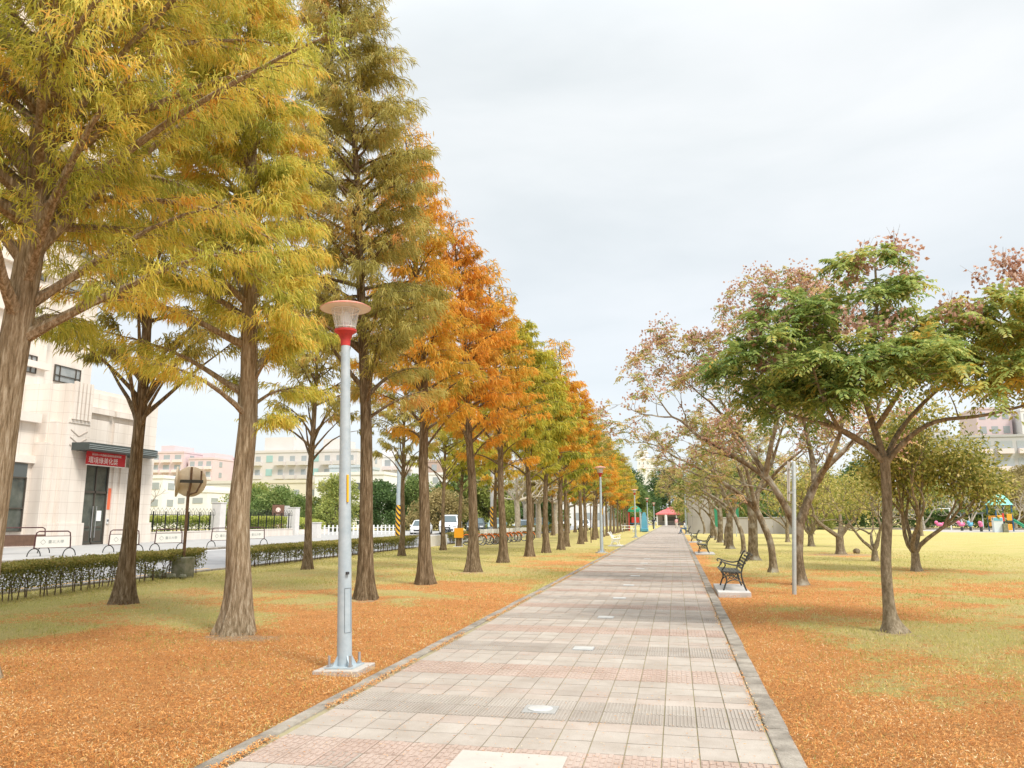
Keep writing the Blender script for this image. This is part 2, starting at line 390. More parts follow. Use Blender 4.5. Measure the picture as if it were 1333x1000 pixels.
soil = ramp(noise(25, 8, .75), (.3, (.28, .17, .09)), (.5, (.48, .33, .20)), (.7, (.62, .47, .33)))
t.links.new(mixc(ramp(sa_.outputs[0], (.42, (0, 0, 0)), (.62, (1, 1, 1))), mixc(f, g_all, lit), soil), p.inputs['Base Color'])
b = t.nodes.new('ShaderNodeBump'); b.inputs['Strength'].default_value = 1.0; b.inputs['Distance'].default_value = 0.05
t.links.new(noise(45, 9, .8), b.inputs['Height']); t.links.new(b.outputs[0], p.inputs['Normal'])
ground = bpy.data.objects.new('ground', arrays_mesh('ground', V, Lq, np.full(len(i), 4), litter(GX, GY).ravel(), gm)); COL.objects.link(ground)
sat = ground.data.attributes.new('soil', 'FLOAT', 'POINT')
def soil(X, Y):
    s_ = X * 0
    for cx, cy, rx, ry, k in ((-5.85, 9.85, .75, .35, .9), (-6.0, 14.5, .6, .4, .7), (-6, 22.7, .8, .5, .7), (3.0, 12.1, .42, .3, .75), (7.2, 37.2, 2.2, 1.6, .75), (-10.3, 13.0, .5, .4, .6), (2.9, 19.9, .5, .4, .6), (7.15, 26, .5, .5, .6), (-6.05, 18.2, .5, .4, .6)):
        s_ = np.maximum(s_, k * np.exp(-((X - cx) / rx) ** 2 - ((Y - cy) / ry) ** 2))
    return s_
sat.data.foreach_set('value', soil(GX, GY).ravel().astype(np.float32))
ground.data.polygons.foreach_set('use_smooth', np.ones(len(i), bool)); structure(ground)

# fallen needles and short grass, blade by blade, where the camera is near
def pick(n, x0, x1, y0, y1, keep, power):
    X = []; Y = []; c = 0
    while c < n:
        u = rng.random(n); q = 1 - power
        y = (y0 ** q + u * (y1 ** q - y0 ** q)) ** (1 / q); x = rng.uniform(x0, x1, n)
        ok = (rng.random(n) < keep(x, y)) & ((x < PX0 - .13) | (x > PX1 + .165)) & (x > -.95 * y - 1.5) & (x < .55 * y + .5)
        X.append(x[ok]); Y.append(y[ok]); c += ok.sum()
    return np.concatenate(X)[:n], np.concatenate(Y)[:n]
x, y = pick(190000, -13, 9.5, 3.6, 26, lambda a, b_: np.clip(litter(a, b_) * 1.1 - .12, 0.03, .85) * (1 - .9 * soil(a, b_)), 2.0)
n = len(x); o = np.stack([x, y, rng.uniform(.004, .04, n)], 1)
d = rng.normal(size=(n, 3)); d[:, 2] = rng.normal(size=n) * .28
sz = 1 + .03 * (y - 4)
V1 = leaflets(o, d, np.tile([0, 0, 1.], (n, 1)) + rng.normal(size=(n, 3)) * .35, rng.uniform(.012, .048, n) * sz, rng.uniform(.0025, .007, n) * sz, np.clip(rng.normal(.22 + .34 * vnoise(x, y, .5, 21) + .2 * vnoise(x, y, 1.9, 23), .25, n), 0, 1), .25)
# a ribbon of needles caught in the gap beside the left kerb, some along the right one
n = 9000; y = 3.4 + 36 * rng.random(n) ** 2; x = np.where(rng.random(n) < .8, PX0 + .03 + rng.normal(0, .022, n), PX1 - .02 + rng.normal(0, .02, n))
ok = vnoise(x * 0, y, .7, 4) > .3; x = x[ok]; y = y[ok]; n = len(x)
o = np.stack([x, y, rng.uniform(.022, .035, n)], 1); d = rng.normal(size=(n, 3)); d[:, 2] *= .2
V2 = leaflets(o, d, np.tile([0, 0, 1.], (n, 1)), rng.uniform(.02, .05, n), rng.uniform(.006, .012, n), np.clip(rng.normal(.62, .2, n), 0, 1), .2)
# stray needles on the paving
n = 5200; y = 3.6 + 24 * rng.random(n) ** 1.6; x = PX0 + (PX1 - PX0) * np.where(rng.random(n) < .5, rng.beta(.5, .5, n), rng.random(n))
o = np.stack([x, y, np.full(n, .028)], 1); d = rng.normal(size=(n, 3)); d[:, 2] *= .08
V3 = leaflets(o, d, np.tile([0, 0, 1.], (n, 1)), rng.uniform(.012, .035, n), rng.uniform(.003, .007, n), np.clip(rng.normal(.55, .25, n), 0, 1), .1)
M['needles'] = leafmat('needles', [(0, (.21, .085, .03)), (.3, (.51, .205, .055)), (.6, (.72, .325, .095)), (.85, (.79, .49, .20)), (1, (.84, .70, .43))], trans=.25, rough=.8)
lo = leaf_object('leaf_litter', [V1, V2, V3], M['needles']); tag(lo, None, None, kind='stuff')
x, y = pick(130000, -14, 14, 4, 42, lambda a, b_: np.clip(1.1 - litter(a, b_) * 1.0, .12, 1) * (1 - soil(a, b_)), 1.7)
n = len(x); o = np.stack([x, y, np.full(n, -.005)], 1); d = rng.normal(size=(n, 3)) * .6; d[:, 2] = np.abs(rng.normal(.8, .4, n))
sz = 1 + .035 * (y - 4)
Vg = leaflets(o, d, rng.normal(size=(n, 3)), rng.uniform(.025, .06, n) * np.minimum(sz, 1.5), rng.uniform(.004, .008, n) * sz, np.clip(.30 + .5 * vnoise(x, y, 1.7, 8) + rng.normal(0, .2, n), 0, 1), .1)
M['grass'] = leafmat('grass_blades', [(0, (.26, .28, .05)), (.4, (.49, .45, .125)), (.7, (.67, .57, .21)), (1, (.76, .64, .35))], trans=.35, rough=.7)
go = leaf_object('grass', [Vg], M['grass']); tag(go, None, None, kind='stuff')

# ------------------------------------------------------------------ paved path
def concrete(name, c1, c2, sc=3.0, bump=.35): return mat(name, c1, .85, col2=c2, vscale=sc, bump=bump, bscale=90, detail=9)
def tilemat(name, c1, c2, c3):
    m, t, out = nt(name)
    p = t.nodes.new('ShaderNodeBsdfPrincipled'); p.inputs['Roughness'].default_value = .82; p.inputs['Specular IOR Level'].default_value = .25
    t.links.new(p.outputs[0], out.inputs[0])
    a = t.nodes.new('ShaderNodeAttribute'); a.attribute_name = 'tone'
    r = t.nodes.new('ShaderNodeValToRGB'); r.color_ramp.elements.new(.5)
    for e, (q, c) in zip(r.color_ramp.elements, ((0.05, c1), (.5, c2), (.95, c3))): e.position = q; e.color = (*c, 1)
    t.links.new(a.outputs['Fac'], r.inputs[0])
    tc = t.nodes.new('ShaderNodeTexCoord')
    n1 = t.nodes.new('ShaderNodeTexNoise'); n1.inputs['Scale'].default_value = 2.2; n1.inputs['Detail'].default_value = 8; n1.inputs['Roughness'].default_value = .7
    t.links.new(tc.outputs['Object'], n1.inputs['Vector'])
    r1 = t.nodes.new('ShaderNodeValToRGB'); r1.color_ramp.elements[0].position = .3; r1.color_ramp.elements[1].position = .62
    r1.color_ramp.elements[0].color = (.80, .775, .745, 1); r1.color_ramp.elements[1].color = (1, 1, 1, 1)
    t.links.new(n1.outputs['Fac'], r1.inputs[0])
    n2 = t.nodes.new('ShaderNodeTexNoise'); n2.inputs['Scale'].default_value = 120; n2.inputs['Detail'].default_value = 4
    t.links.new(tc.outputs['Object'], n2.inputs['Vector'])
    r2 = t.nodes.new('ShaderNodeValToRGB'); r2.color_ramp.elements[0].position = .3; r2.color_ramp.elements[1].position = .7
    r2.color_ramp.elements[0].color = (.8, .8, .8, 1); r2.color_ramp.elements[1].color = (1.0, 1.0, 1.0, 1)
    t.links.new(n2.outputs['Fac'], r2.inputs[0])
    m1 = t.nodes.new('ShaderNodeMixRGB'); m1.blend_type = 'MULTIPLY'; m1.inputs[0].default_value = 1; t.links.new(r.outputs[0], m1.inputs[1]); t.links.new(r1.outputs[0], m1.inputs[2])
    m2 = t.nodes.new('ShaderNodeMixRGB'); m2.blend_type = 'MULTIPLY'; m2.inputs[0].default_value = 1; t.links.new(m1.outputs[0], m2.inputs[1]); t.links.new(r2.outputs[0], m2.inputs[2])
    t.links.new(m2.outputs[0], p.inputs['Base Color'])
    b = t.nodes.new('ShaderNodeBump'); b.inputs['Strength'].default_value = .3; b.inputs['Distance'].default_value = .004
    t.links.new(n2.outputs['Fac'], b.inputs['Height']); t.links.new(b.outputs[0], p.inputs['Normal'])
    return m
TM = [tilemat('paving_grey', (.415, .362, .315), (.465, .41, .358), (.51, .46, .405)),
      tilemat('paving_pink', (.445, .37, .32), (.48, .408, .352), (.51, .45, .397)),
      tilemat('paving_ribbed', (.38, .335, .295), (.43, .382, .335), (.475, .428, .378)),
      tilemat('paving_red', (.455, .34, .285), (.495, .385, .325), (.52, .425, .368))]
tb = MB(); tones = []
def tile(x0, x1, y0, y1, z, mi, tone, tilt):
    """top and four short sides, the corners slightly out of level"""
    e = .0045
    z4 = [z + random.uniform(-1, 1) * tilt for _ in range(4)]
    top = [(x0 + e, y0 + e, z4[0]), (x1 - e, y0 + e, z4[1]), (x1 - e, y1 - e, z4[2]), (x0 + e, y1 - e, z4[3])]
    bot = [(a, b_, -.01) for a, b_, _ in top]
    tb.add(top + bot, [(0, 1, 2, 3), (0, 4, 5, 1), (1, 5, 6, 2), (2, 6, 7, 3), (3, 7, 4, 0)], mi); tones.extend([tone] * 8)
def nub(x0, x1, y0, y1, z, mi, tone):
    top = [(x0 + .002, y0 + .002, z + .006), (x1 - .002, y0 + .002, z + .006), (x1 - .002, y1 - .002, z + .006), (x0 + .002, y1 - .002, z + .006)]
    bot = [(x0, y0, z - .003), (x1, y0, z - .003), (x1, y1, z - .003), (x0, y1, z - .003)]
    tb.add(top + bot, [(0, 1, 2, 3), (0, 4, 5, 1), (1, 5, 6, 2), (2, 6, 7, 3), (3, 7, 4, 0)], mi); tones.extend([tone] * 8)
ROWS = [(.285, 0), (.285, 0), (.24, 1), (.335, 2), (.335, 2), (.215, 1), (.215, 1), (.27, 0), (.27, 0), (.325, 3), (.325, 3)]
PERIOD = sum(r[0] for r in ROWS); NCOL = 14; TW = (PX1 - PX0 - .08) / NCOL
plates = []
y = 5.61 - 2 * PERIOD; k = 0
while y < 186:
    for ri, (h, kind) in enumerate(ROWS):
        far = y > 45
        if ri == 4 and 6 < y < 60: plates.append(y)
        cols = NCOL if y < 90 else 7
        cw = TW * NCOL / cols
        rowt = random.gauss(.5, .10)
        for c in range(cols):
            x0 = PX0 + .07 + c * cw; tone = min(1, max(0, random.gauss(rowt, .17)))
            mi = kind
            if kind == 1 and random.random() < .35: mi = 0
            if random.random() < .012: mi = 0; tone = random.choice((.0, 1.0))
            zz = .016 + random.uniform(-.0012, .0012)
            tile(x0, x0 + cw, y, y + h, zz, mi, tone * (.55 if kind == 2 else .8 if kind == 3 else 1), .0012)
            if not far and kind == 2:
                nr = 8
                for q in range(nr): nub(x0 + .006 + (cw - .012) * q / nr, x0 + .006 + (cw - .012) * (q + .58) / nr, y + .008, y + h - .008, zz, 2, tone)
            elif not far and kind == 3:
                for q in range(5):
                    for s in range(3):
                        sh = .5 if q % 2 else 0
                        ya = y + .012 + (h - .024) * (s + sh * .45) / 3; yb = min(y + h - .01, ya + (h - .024) * .27)
                        nub(x0 + .010 + (cw - .02) * q / 5, x0 + .010 + (cw - .02) * (q + .72) / 5, ya, yb, zz, 3, tone)
        y += h
me = tb.mesh('path', TM)
at = me.attributes.new('tone', 'FLOAT', 'POINT'); at.data.foreach_set('value', np.array(tones, np.float32))
path = bpy.data.objects.new('path', me); COL.objects.link(path); structure(path)
M['grout'] = mat('path_joints', (.27, .225, .16), .95, col2=(.36, .32, .18), vscale=6, bump=.4)
structure(MB().span(PX0, PX1, -1.5, 187, -.06, .008).build('path_bed', M['grout']))
M['kerb'] = mat('kerb_concrete', (.15, .13, .105), .9, col2=(.40, .355, .30), vscale=3.4, bump=.6, bscale=60, detail=9)
for nm, x0, x1 in (('path_kerb', PX0 - .13, PX0), ('path_kerb', PX1, PX1 + .165)):
    kb = MB(); y = -1.5
    while y < 187:
        ln = 1.0 if y < 80 else 6.0
        j = random.uniform(-.006, .006); h = .026 + random.uniform(-.004, .006)
        kb.span(x0 + j, x1 + j, y + .004, y + ln - .004, -.06, h); y += ln
    structure(kb.build(nm, M['kerb'], bevel=.012))
# pale concrete slab let into the near edge
M['slab'] = concrete('pale_concrete', (.50, .46, .41), (.43, .395, .355), 4, .15)
structure(MB().span(-1.50, -.77, 4.75, 5.47, .0, .0275).build('path_slab', M['slab'], bevel=.004))
# far plaza in front of the kiosk
M['plaza'] = concrete('plaza_paving', (.36, .33, .30), (.45, .42, .38), 1.5)
structure(MB().span(-16, 18, 187.2, 260, -.06, .012).build('plaza', M['plaza']))

M['glass_plate'] = mat('frosted_glass', (.56, .56, .55), .35, col2=(.46, .46, .44), vscale=6)
M['frame_grey'] = mat('grey_glass_frame', (.30, .30, .29), .5, col2=(.40, .39, .37), vscale=9)
M['steel'] = mat('steel', (.55, .56, .57), .4, .8, var=.2)
for q, yy in enumerate(plates[:9]):
    big = q == 0
    o = thing('ground_light', ['round white ground light in a glass square, nearest of the lights in the path',
        'white rectangular ground light, second from the viewer in the middle of the path', 'white rectangular ground light, third along the middle of the path',
        'small white ground light, fourth along the middle of the path'][q] if q < 4 else 'flush white ground light in the far stretch of the path', 'ground light', (-1.17, yy + .0, .022), 0, 'ground lights set in the middle of the path')
    if big:
        MB().span(-.14, .14, -.16, .10, -.02, .004).build('frame', M['frame_grey'], o, bevel=.002)
        MB().lathe([(.105, .002), (.105, .010), (.09, .014), (.0001, .016)], 24, (0, -.03, 0)).build('lens', M['glass_plate'], o, True)
    else:
        MB().span(-.13, .13, -.12, .12, -.02, .005).build('frame', M['steel'], o, bevel=.002)
        MB().span(-.12, .12, -.11, .11, -.02, .009).build('lens', M['glass_plate'], o, bevel=.002)

# ------------------------------------------------------------------ street on the left
M['asphalt'] = mat('asphalt', (.25, .25, .26), .9, col2=(.32, .32, .325), vscale=.8, bump=.3, bscale=120)
M['pavement'] = concrete('pavement_concrete', (.33, .325, .32), (.40, .39, .375), 1.2)
M['paint'] = mat('road_paint', (.82, .82, .80), .6, var=.12, vscale=5)
M['paint_yellow'] = mat('yellow_road_paint', (.72, .42, .10), .6, var=.2, vscale=5)
structure(MB().span(-23.6, -14.35, -40, 200, -.05, .004).build('road', M['asphalt']))
structure(MB().span(-60, -23.75, -40, 96, -.05, .11).build('pavement', M['pavement']))
structure(MB().span(-23.75, -23.6, -40, 96, -.05, .105).build('road_kerb', M['kerb'], bevel=.01))
structure(MB().span(-14.35, -14.2, -40, 200, -.05, .04).build('lawn_kerb', M['kerb'], bevel=.01))
lm = MB().span(-23.2, -23.05, -40, 96, .004, .009)
structure(lm.build('road_marking', M['paint']))
structure(MB().span(-14.95, -14.83, -40, 23, .004, .009).build('road_marking', M['paint_yellow']))
# ------------------------------------------------------------------ bald cypresses
def cypress(name, label, loc, seed, H, h0, Rm, pal, nbr=80, ntw=10, nfr=40, fl=(.13, .26), fw=(.022, .036), r0=.25, lean=(0, 0), prof_pow=.85, group=None, top_bare=0.0, cat='tree', bare_low=.42, limbs=7, skirt=None, bark='bark_cypress', steep=0, sweep=0.0, s_in=.14):
    g = np.random.default_rng(seed); rr = random.Random(seed)
    root = thing(name, label, cat, loc, 0, group)
    wob = [(rr.uniform(-.05, .05), rr.uniform(-.05, .05)) for _ in range(9)]
    def axis(z):
        q = max(0, z) / H * 8; i = min(7, int(q)); f = q - i
        wx = wob[i][0] * (1 - f) + wob[i + 1][0] * f; wy = wob[i][1] * (1 - f) + wob[i + 1][1] * f
        return Vector((wx * min(1, z) + lean[0] * z + sweep * max(0, z / H) ** 2, wy * min(1, z) + lean[1] * z, z))
    def rad(z):
        q = max(0, min(1, z / H)); return r0 * (1 - q) ** .9 * .93 + .012 + r0 * .85 * math.exp(-max(0, z + .05) / .34)
    tb = MB()
    zs = [-.15, 0, .08, .18, .3, .5, .8, 1.2, 1.7, 2.3, 3.0, 3.8, 4.7, 5.8, 7, 8.5, 10, 11.3, H] if H > 11.4 else [-.15, 0, .1, .25, .5, 1, 1.8, 2.8, 4, 5.5, 7, H * .85, H]
    ph = [rr.uniform(0, 6.28) for _ in range(4)]
    def ridge(i, a):
        z = zs[i]; k = math.exp(-max(0, z) / .9)
        return 1 + (.16 * math.cos(5 * a + ph[0]) + .10 * math.cos(8 * a + ph[1])) * k + .035 * math.cos(3 * a + ph[2] + z) + .025 * math.cos(9 * a + ph[3] + 1.3 * z)
    tb.tube([axis(z) for z in zs], [rad(z) for z in zs], 26, True, 0, ridge)
    O, D, LN, WD, BD, TN = [], [], [], [], [], []
    for i in range(nbr):
        u = (i + .5) / nbr
        if i < limbs: z = h0 + (i / limbs) * 1.1; big = True
        else: z = h0 + .7 + (H - h0 - .8) * (u ** .93); big = False
        tt = (z - h0) / (H - h0)
        az = i * 2.39996 + rr.uniform(-.5, .5)
        prof = (0.80 + .2 * min(1, tt / .12)) * (max(0.0, 1 - max(0, tt - .1) / .93)) ** prof_pow + .10
        L = Rm * prof * rr.uniform(.72, 1.16)
        if skirt: L *= skirt(az, z)
        el = R(rr.uniform(28, 50) + steep if big else rr.uniform(10, 38) + 18 * tt)
        p0 = axis(z); d = Vector((math.cos(az) * math.cos(el), math.sin(az) * math.cos(el), math.sin(el)))
        pts = [p0]; ns = 6
        cur = p0.copy()
        for s in range(ns):
            d = (d + Vector((rr.uniform(-.12, .12), rr.uniform(-.12, .12), rr.uniform(-.09, .06) - (.10 if s > 1 else -.02)))).normalized()
            cur = cur + d * (L / ns); pts.append(cur.copy())
        rb = min(rad(z) * .55, .014 + .020 * L) * (.95 if big else .9)
        rads = [rb * (1.25 if s == 0 else 1 - .88 * s / ns) for s in range(ns + 1)]
        tb.tube(pts, rads, 6 if big else 5, False)
        P = np.array([tuple(q) for q in pts])
        if tt > 1 - top_bare: dens = .25
        else: dens = 1.0
        low = max(0, 1 - (z - h0) / 1.6)
        s0 = s_in + bare_low * low
        n = max(3, int(ntw * (0.55 + .6 * prof)))
        btone = g.normal(0, .11)
        for k in range(n):
            s = s0 + (1.02 - s0) * (k + rr.random()) / n
            q = min(s, .999) * ns; a = int(q); f = q - a
            c = P[a] * (1 - f) + P[a + 1] * f; td = P[a + 1] - P[a]; td /= np.linalg.norm(td)
            sgn = 1 if k % 2 else -1
            ang = sgn * rr.uniform(.35, 1.15) * (1.2 - .7 * s)
            ca, sa = math.cos(ang), math.sin(ang)
            dd = np.array([td[0] * ca - td[1] * sa, td[0] * sa + td[1] * ca, td[2] * .4 + rr.uniform(-.12, .32)]); dd /= np.linalg.norm(dd)
            tl = rr.uniform(.35, .75) * (1.05 - .45 * s) * (.55 + .45 * min(1, L / 1.5))
            e = c + dd * tl + np.array([0, 0, -.22 * tl])
            if nfr > 14: tb.tube([c, (c + e) / 2 + np.array([0, 0, .03]), e], [.008, .006, .003], 3, False)
            m = max(3, int(nfr * tl / .5 * dens * g.uniform(.6, 1.3)))
            fr = np.sqrt(g.random(m)) * 1.02
            o = c + (e - c) * fr[:, None] + g.normal(size=(m, 3)) * .045
            out = np.tile(dd, (m, 1)) * g.uniform(.25, 1.0, m)[:, None] + g.normal(size=(m, 3)) * .36
            out[:, 2] -= g.uniform(.3, 1.5, m)
            ln = g.uniform(fl[0], fl[1], m); O.append(o); D.append(out); LN.append(ln); WD.append(g.uniform(fw[0], fw[1], m)); BD.append(g.uniform(.2, 1.0, m))
            TN.append(np.clip(.47 + btone + rr.gauss(0, .13) + g.normal(0, .13, m) + .10 * (tt - .4), 0, 1))
    tb.build('trunk', M[bark], root, True)
    leaf_object('crown', [fronds(np.concatenate(O), np.concatenate(D), np.concatenate(LN), np.concatenate(WD), np.concatenate(BD), np.concatenate(TN))], LEAF[pal], root)
    return root
ORD = ['first', 'second', 'third', 'fourth', 'fifth', 'sixth', 'seventh', 'eighth', 'ninth', 'tenth', 'eleventh', 'twelfth', 'thirteenth', 'fourteenth', 'fifteenth', 'sixteenth', 'seventeenth', 'eighteenth', 'nineteenth', 'twentieth', 'twenty-first', 'twenty-second', 'twenty-third', 'twenty-fourth']
GA = 'bald cypresses in the row nearest the path'; GB = 'bald cypresses in the row along the roadside hedge'
Q = LEAFQ
def toward(a): return lambda az, z: a + (1.12 - a) * (.5 - .5 * math.cos(az))       # shorter limbs on the path side
cypress('bald_cypress', 'yellow-green bald cypress cut by the left picture edge, largest trunk', (-7.02, 6.75, 0), 1, 12.5, 3.45, 3.3, 'lime', 180, 15, int(84 * Q), fl=(.08, .19), fw=(.009, .016), r0=.19, lean=(.045, 0), group=GA, limbs=9, bare_low=.22, s_in=.04, bark='bark_cypress_pale', prof_pow=.5)
cypress('bald_cypress', 'yellow-green bald cypress with pale flared trunk left of the near lamp', (-6.11, 10.2, 0), 2, 12.6, 2.75, 2.35, 'lime', 124, 14, int(84 * Q), fl=(.09, .20), fw=(.010, .017), r0=.165, lean=(-.004, 0), group=GA, bare_low=.42, skirt=toward(.34), sweep=-.6, bark='bark_cypress_pale', prof_pow=.5)
cypress('bald_cypress', 'tall olive bald cypress just right of the near lamp post', (-6.07, 14.8, 0), 3, 14.2, 3.6, 2.0, 'olive', 128, 13, int(56 * Q), fl=(.12, .26), fw=(.012, .020), r0=.145, lean=(-.012, 0), group=GA, prof_pow=.45, skirt=toward(.85), bare_low=.22, sweep=-1.1)
cypress('bald_cypress', 'rusty orange bald cypress behind the tall olive one, leaning trunk', (-6.03, 18.4, 0), 4, 12.2, 3.3, 1.9, 'amber', 104, 11, int(36 * Q), fl=(.12, .23), fw=(.020, .031), r0=.145, lean=(-.006, 0), group=GA, top_bare=.12, prof_pow=.7, skirt=toward(.78), bare_low=.25, sweep=-.8)
cypress('bald_cypress', 'bright orange bald cypress with thick straight trunk, fifth of the front row', (-6.08, 23.1, 0), 5, 11.4, 3.4, 2.0, 'orange', 100, 11, int(31 * Q), fl=(.13, .25), fw=(.024, .036), r0=.155, lean=(-.008, 0), group=GA, top_bare=.15, prof_pow=.7, skirt=toward(.8), bare_low=.25, sweep=-.7)
vA = cypress('bald_cypress', 'golden orange bald cypress, sixth from the viewer beside the path', (-6.22, 28, 0), 6, 11.4, 3.4, 2.0, 'amber', 92, 10, int(25 * Q), fl=(.15, .28), fw=(.03, .045), r0=.14, lean=(-.006, 0), group=GA, top_bare=.22, prof_pow=.75, skirt=toward(.8), sweep=-.6)
vB = cypress('bald_cypress', 'yellow-green bald cypress, seventh from the viewer beside the path', (-6.10, 32.7, 0), 7, 10.2, 3.2, 2.1, 'yellowgreen', 86, 10, int(21 * Q), fl=(.17, .30), fw=(.035, .052), r0=.14, group=GA, prof_pow=.65, skirt=toward(.8), sweep=-.4)
vC = cypress('bald_cypress', 'green-gold bald cypress, eighth from the viewer beside the path', (-6.03, 36.5, 0), 8, 9.6, 3.1, 2.1, 'yellowgreen', 80, 9, int(19 * Q), fl=(.20, .34), fw=(.042, .062), r0=.14, group=GA, prof_pow=.6, skirt=toward(.8))
vD = cypress('bald_cypress', 'orange-brown bald cypress with a bare spiky top, ninth beside the path', (-5.81, 39.9, 0), 9, 11.0, 3.1, 2.0, 'amber', 78, 9, int(19 * Q), fl=(.20, .34), fw=(.042, .062), r0=.135, lean=(.004, 0), group=GA, top_bare=.30, prof_pow=.7, skirt=toward(.8))
pals = ['yellowgreen', 'amber', 'green', 'olive', 'orange', 'gold', 'orange', 'yellowgreen', 'gold', 'olive', 'orange', 'yellowgreen', 'gold', 'yellowgreen', 'yellowgreen']
word = {'yellowgreen': 'yellow-green', 'orange': 'orange', 'green': 'green', 'olive': 'olive green', 'gold': 'golden', 'amber': 'amber'}
for k, pl in enumerate(pals):
    y = 44.6 + 4.7 * k
    dup([vC, vB, vD, vA][k % 4], (-6.05 - .03 * k + random.uniform(-.15, .15), y, 0), random.uniform(0, 6.28), '%s bald cypress, %s from the viewer in the row beside the path' % (word[pl], ORD[9 + k]), GA, (.95 - .013 * k) * random.uniform(.95, 1.03), {'crown': LEAF[pl]})
# second row, towards the street
cypress('bald_cypress', 'dark slim bald cypress in front of the white school entrance, forked bare limbs', (-10.28, 13.2, 0), 21, 11.5, 3.3, 2.3, 'olive', 92, 11, int(34 * Q), fl=(.11, .22), fw=(.018, .028), r0=.14, group=GB, bare_low=.80, limbs=14, steep=14)
b2 = cypress('bald_cypress', 'slim dark bald cypress between the pale flared trunk and the near lamp', (-11.45, 23.0, 0), 22, 11, 3.4, 2.2, 'olive', 80, 10, int(23 * Q), fl=(.14, .26), fw=(.028, .042), r0=.115, group=GB, bare_low=.78, limbs=10, steep=8)
for k, (x, y, pl) in enumerate(((-11.64, 32.2, 'olive'), (-11.6, 38.2, 'yellowgreen'), (-12.2, 43.4, 'yellowgreen'), (-11.4, 49, 'gold'), (-11.6, 63.5, 'olive'), (-11.5, 68.5, 'gold'), (-11.5, 73.5, 'yellowgreen'), (-11.4, 79, 'orange'), (-11.5, 84, 'olive'), (-11.4, 89.5, 'yellowgreen'), (-11.5, 95, 'gold'), (-11.4, 101, 'olive'))):
    dup(b2 if k < 2 else [vC, vD, vB][k % 3], (x, y, 0), random.uniform(0, 6.28), '%s bald cypress, %s trunk of the rear row along the road' % (word[pl], ORD[k + 2]), GB, random.uniform(.88, 1.0), {'crown': LEAF[pl]})

# ------------------------------------------------------------------ broadleaf trees
class Tree:
    """grows limbs by recursion and remembers the twig tips"""
    def __init__(s, seed): s.tb = MB(); s.tips = []; s.r = random.Random(seed)
    def limb(s, pts, r0, r1, n=8, flare=0.0):
        """a smooth limb through given points"""
        P = [Vector(p) for p in pts]; out = []
        for i in range(len(P) - 1):
            a = P[max(i - 1, 0)]; b = P[i]; c = P[i + 1]; d = P[min(i + 2, len(P) - 1)]
            for k in range(4):
                u = k / 4
                out.append(.5 * ((2 * b) + (c - a) * u + (2 * a - 5 * b + 4 * c - d) * u * u + (3 * b - a - 3 * c + d) * u ** 3))
        out.append(P[-1]); m = len(out)
        k_ = (lambda i, a: 1 + (.13 * math.cos(4 * a + 1) + .08 * math.cos(7 * a)) * math.exp(-max(0, out[i].z) / .22)) if flare else None
        s.tb.tube(out, [r0 + (r1 - r0) * (i / (m - 1)) ** .9 + flare * math.exp(-max(0, out[i].z) / .13) for i in range(m)], n, True, None, k_)
        return out
    def grow(s, p, d, L, r, lev, up=.25, spread=(.4, .8), kids=(2, 3), shrink=.72, bias=(0, 0, 0), wig=.16, side=True):
        n = 4; pts = [p.copy()]; rr = s.r
        for i in range(n):
            d = (d + Vector((rr.gauss(0, wig), rr.gauss(0, wig), rr.gauss(0, wig) + up * .22)) + Vector(bias) * .12).normalized()
            p = p + d * (L / n); pts.append(p.copy())
        s.tb.tube(pts, [r * (1 - .38 * i / n) for i in range(n + 1)], 7 if r > .04 else 5 if r > .012 else 3, False)
        if lev == 0: s.tips.append((p, d)); return
        m = rr.randint(*kids)
        phi = rr.uniform(0, 6.28)
        for k in range(m):
            a = phi + 2 * PI * k / m + rr.uniform(-.4, .4); sp = rr.uniform(*spread)
            u = d.orthogonal().normalized(); v = d.cross(u)
            nd = (d * math.cos(sp) + (u * math.cos(a) + v * math.sin(a)) * math.sin(sp)).normalized()
            s.grow(p, nd, L * shrink * rr.uniform(.8, 1.2), r * .62 * rr.uniform(.85, 1.05), lev - 1, up, spread, kids, shrink, bias, wig)
        if side and lev > 1 and pts[2].z > 2.0:
            q = pts[2]; a = rr.uniform(0, 6.28); u = d.orthogonal().normalized(); v = d.cross(u)
            nd = (d * .5 + (u * math.cos(a) + v * math.sin(a)) * .85).normalized()
            s.grow(q, nd, L * shrink * .8, r * .5, lev - 2, up, spread, kids, shrink, bias, wig)
def T3(v): return np.array([tuple(x) for x in v])
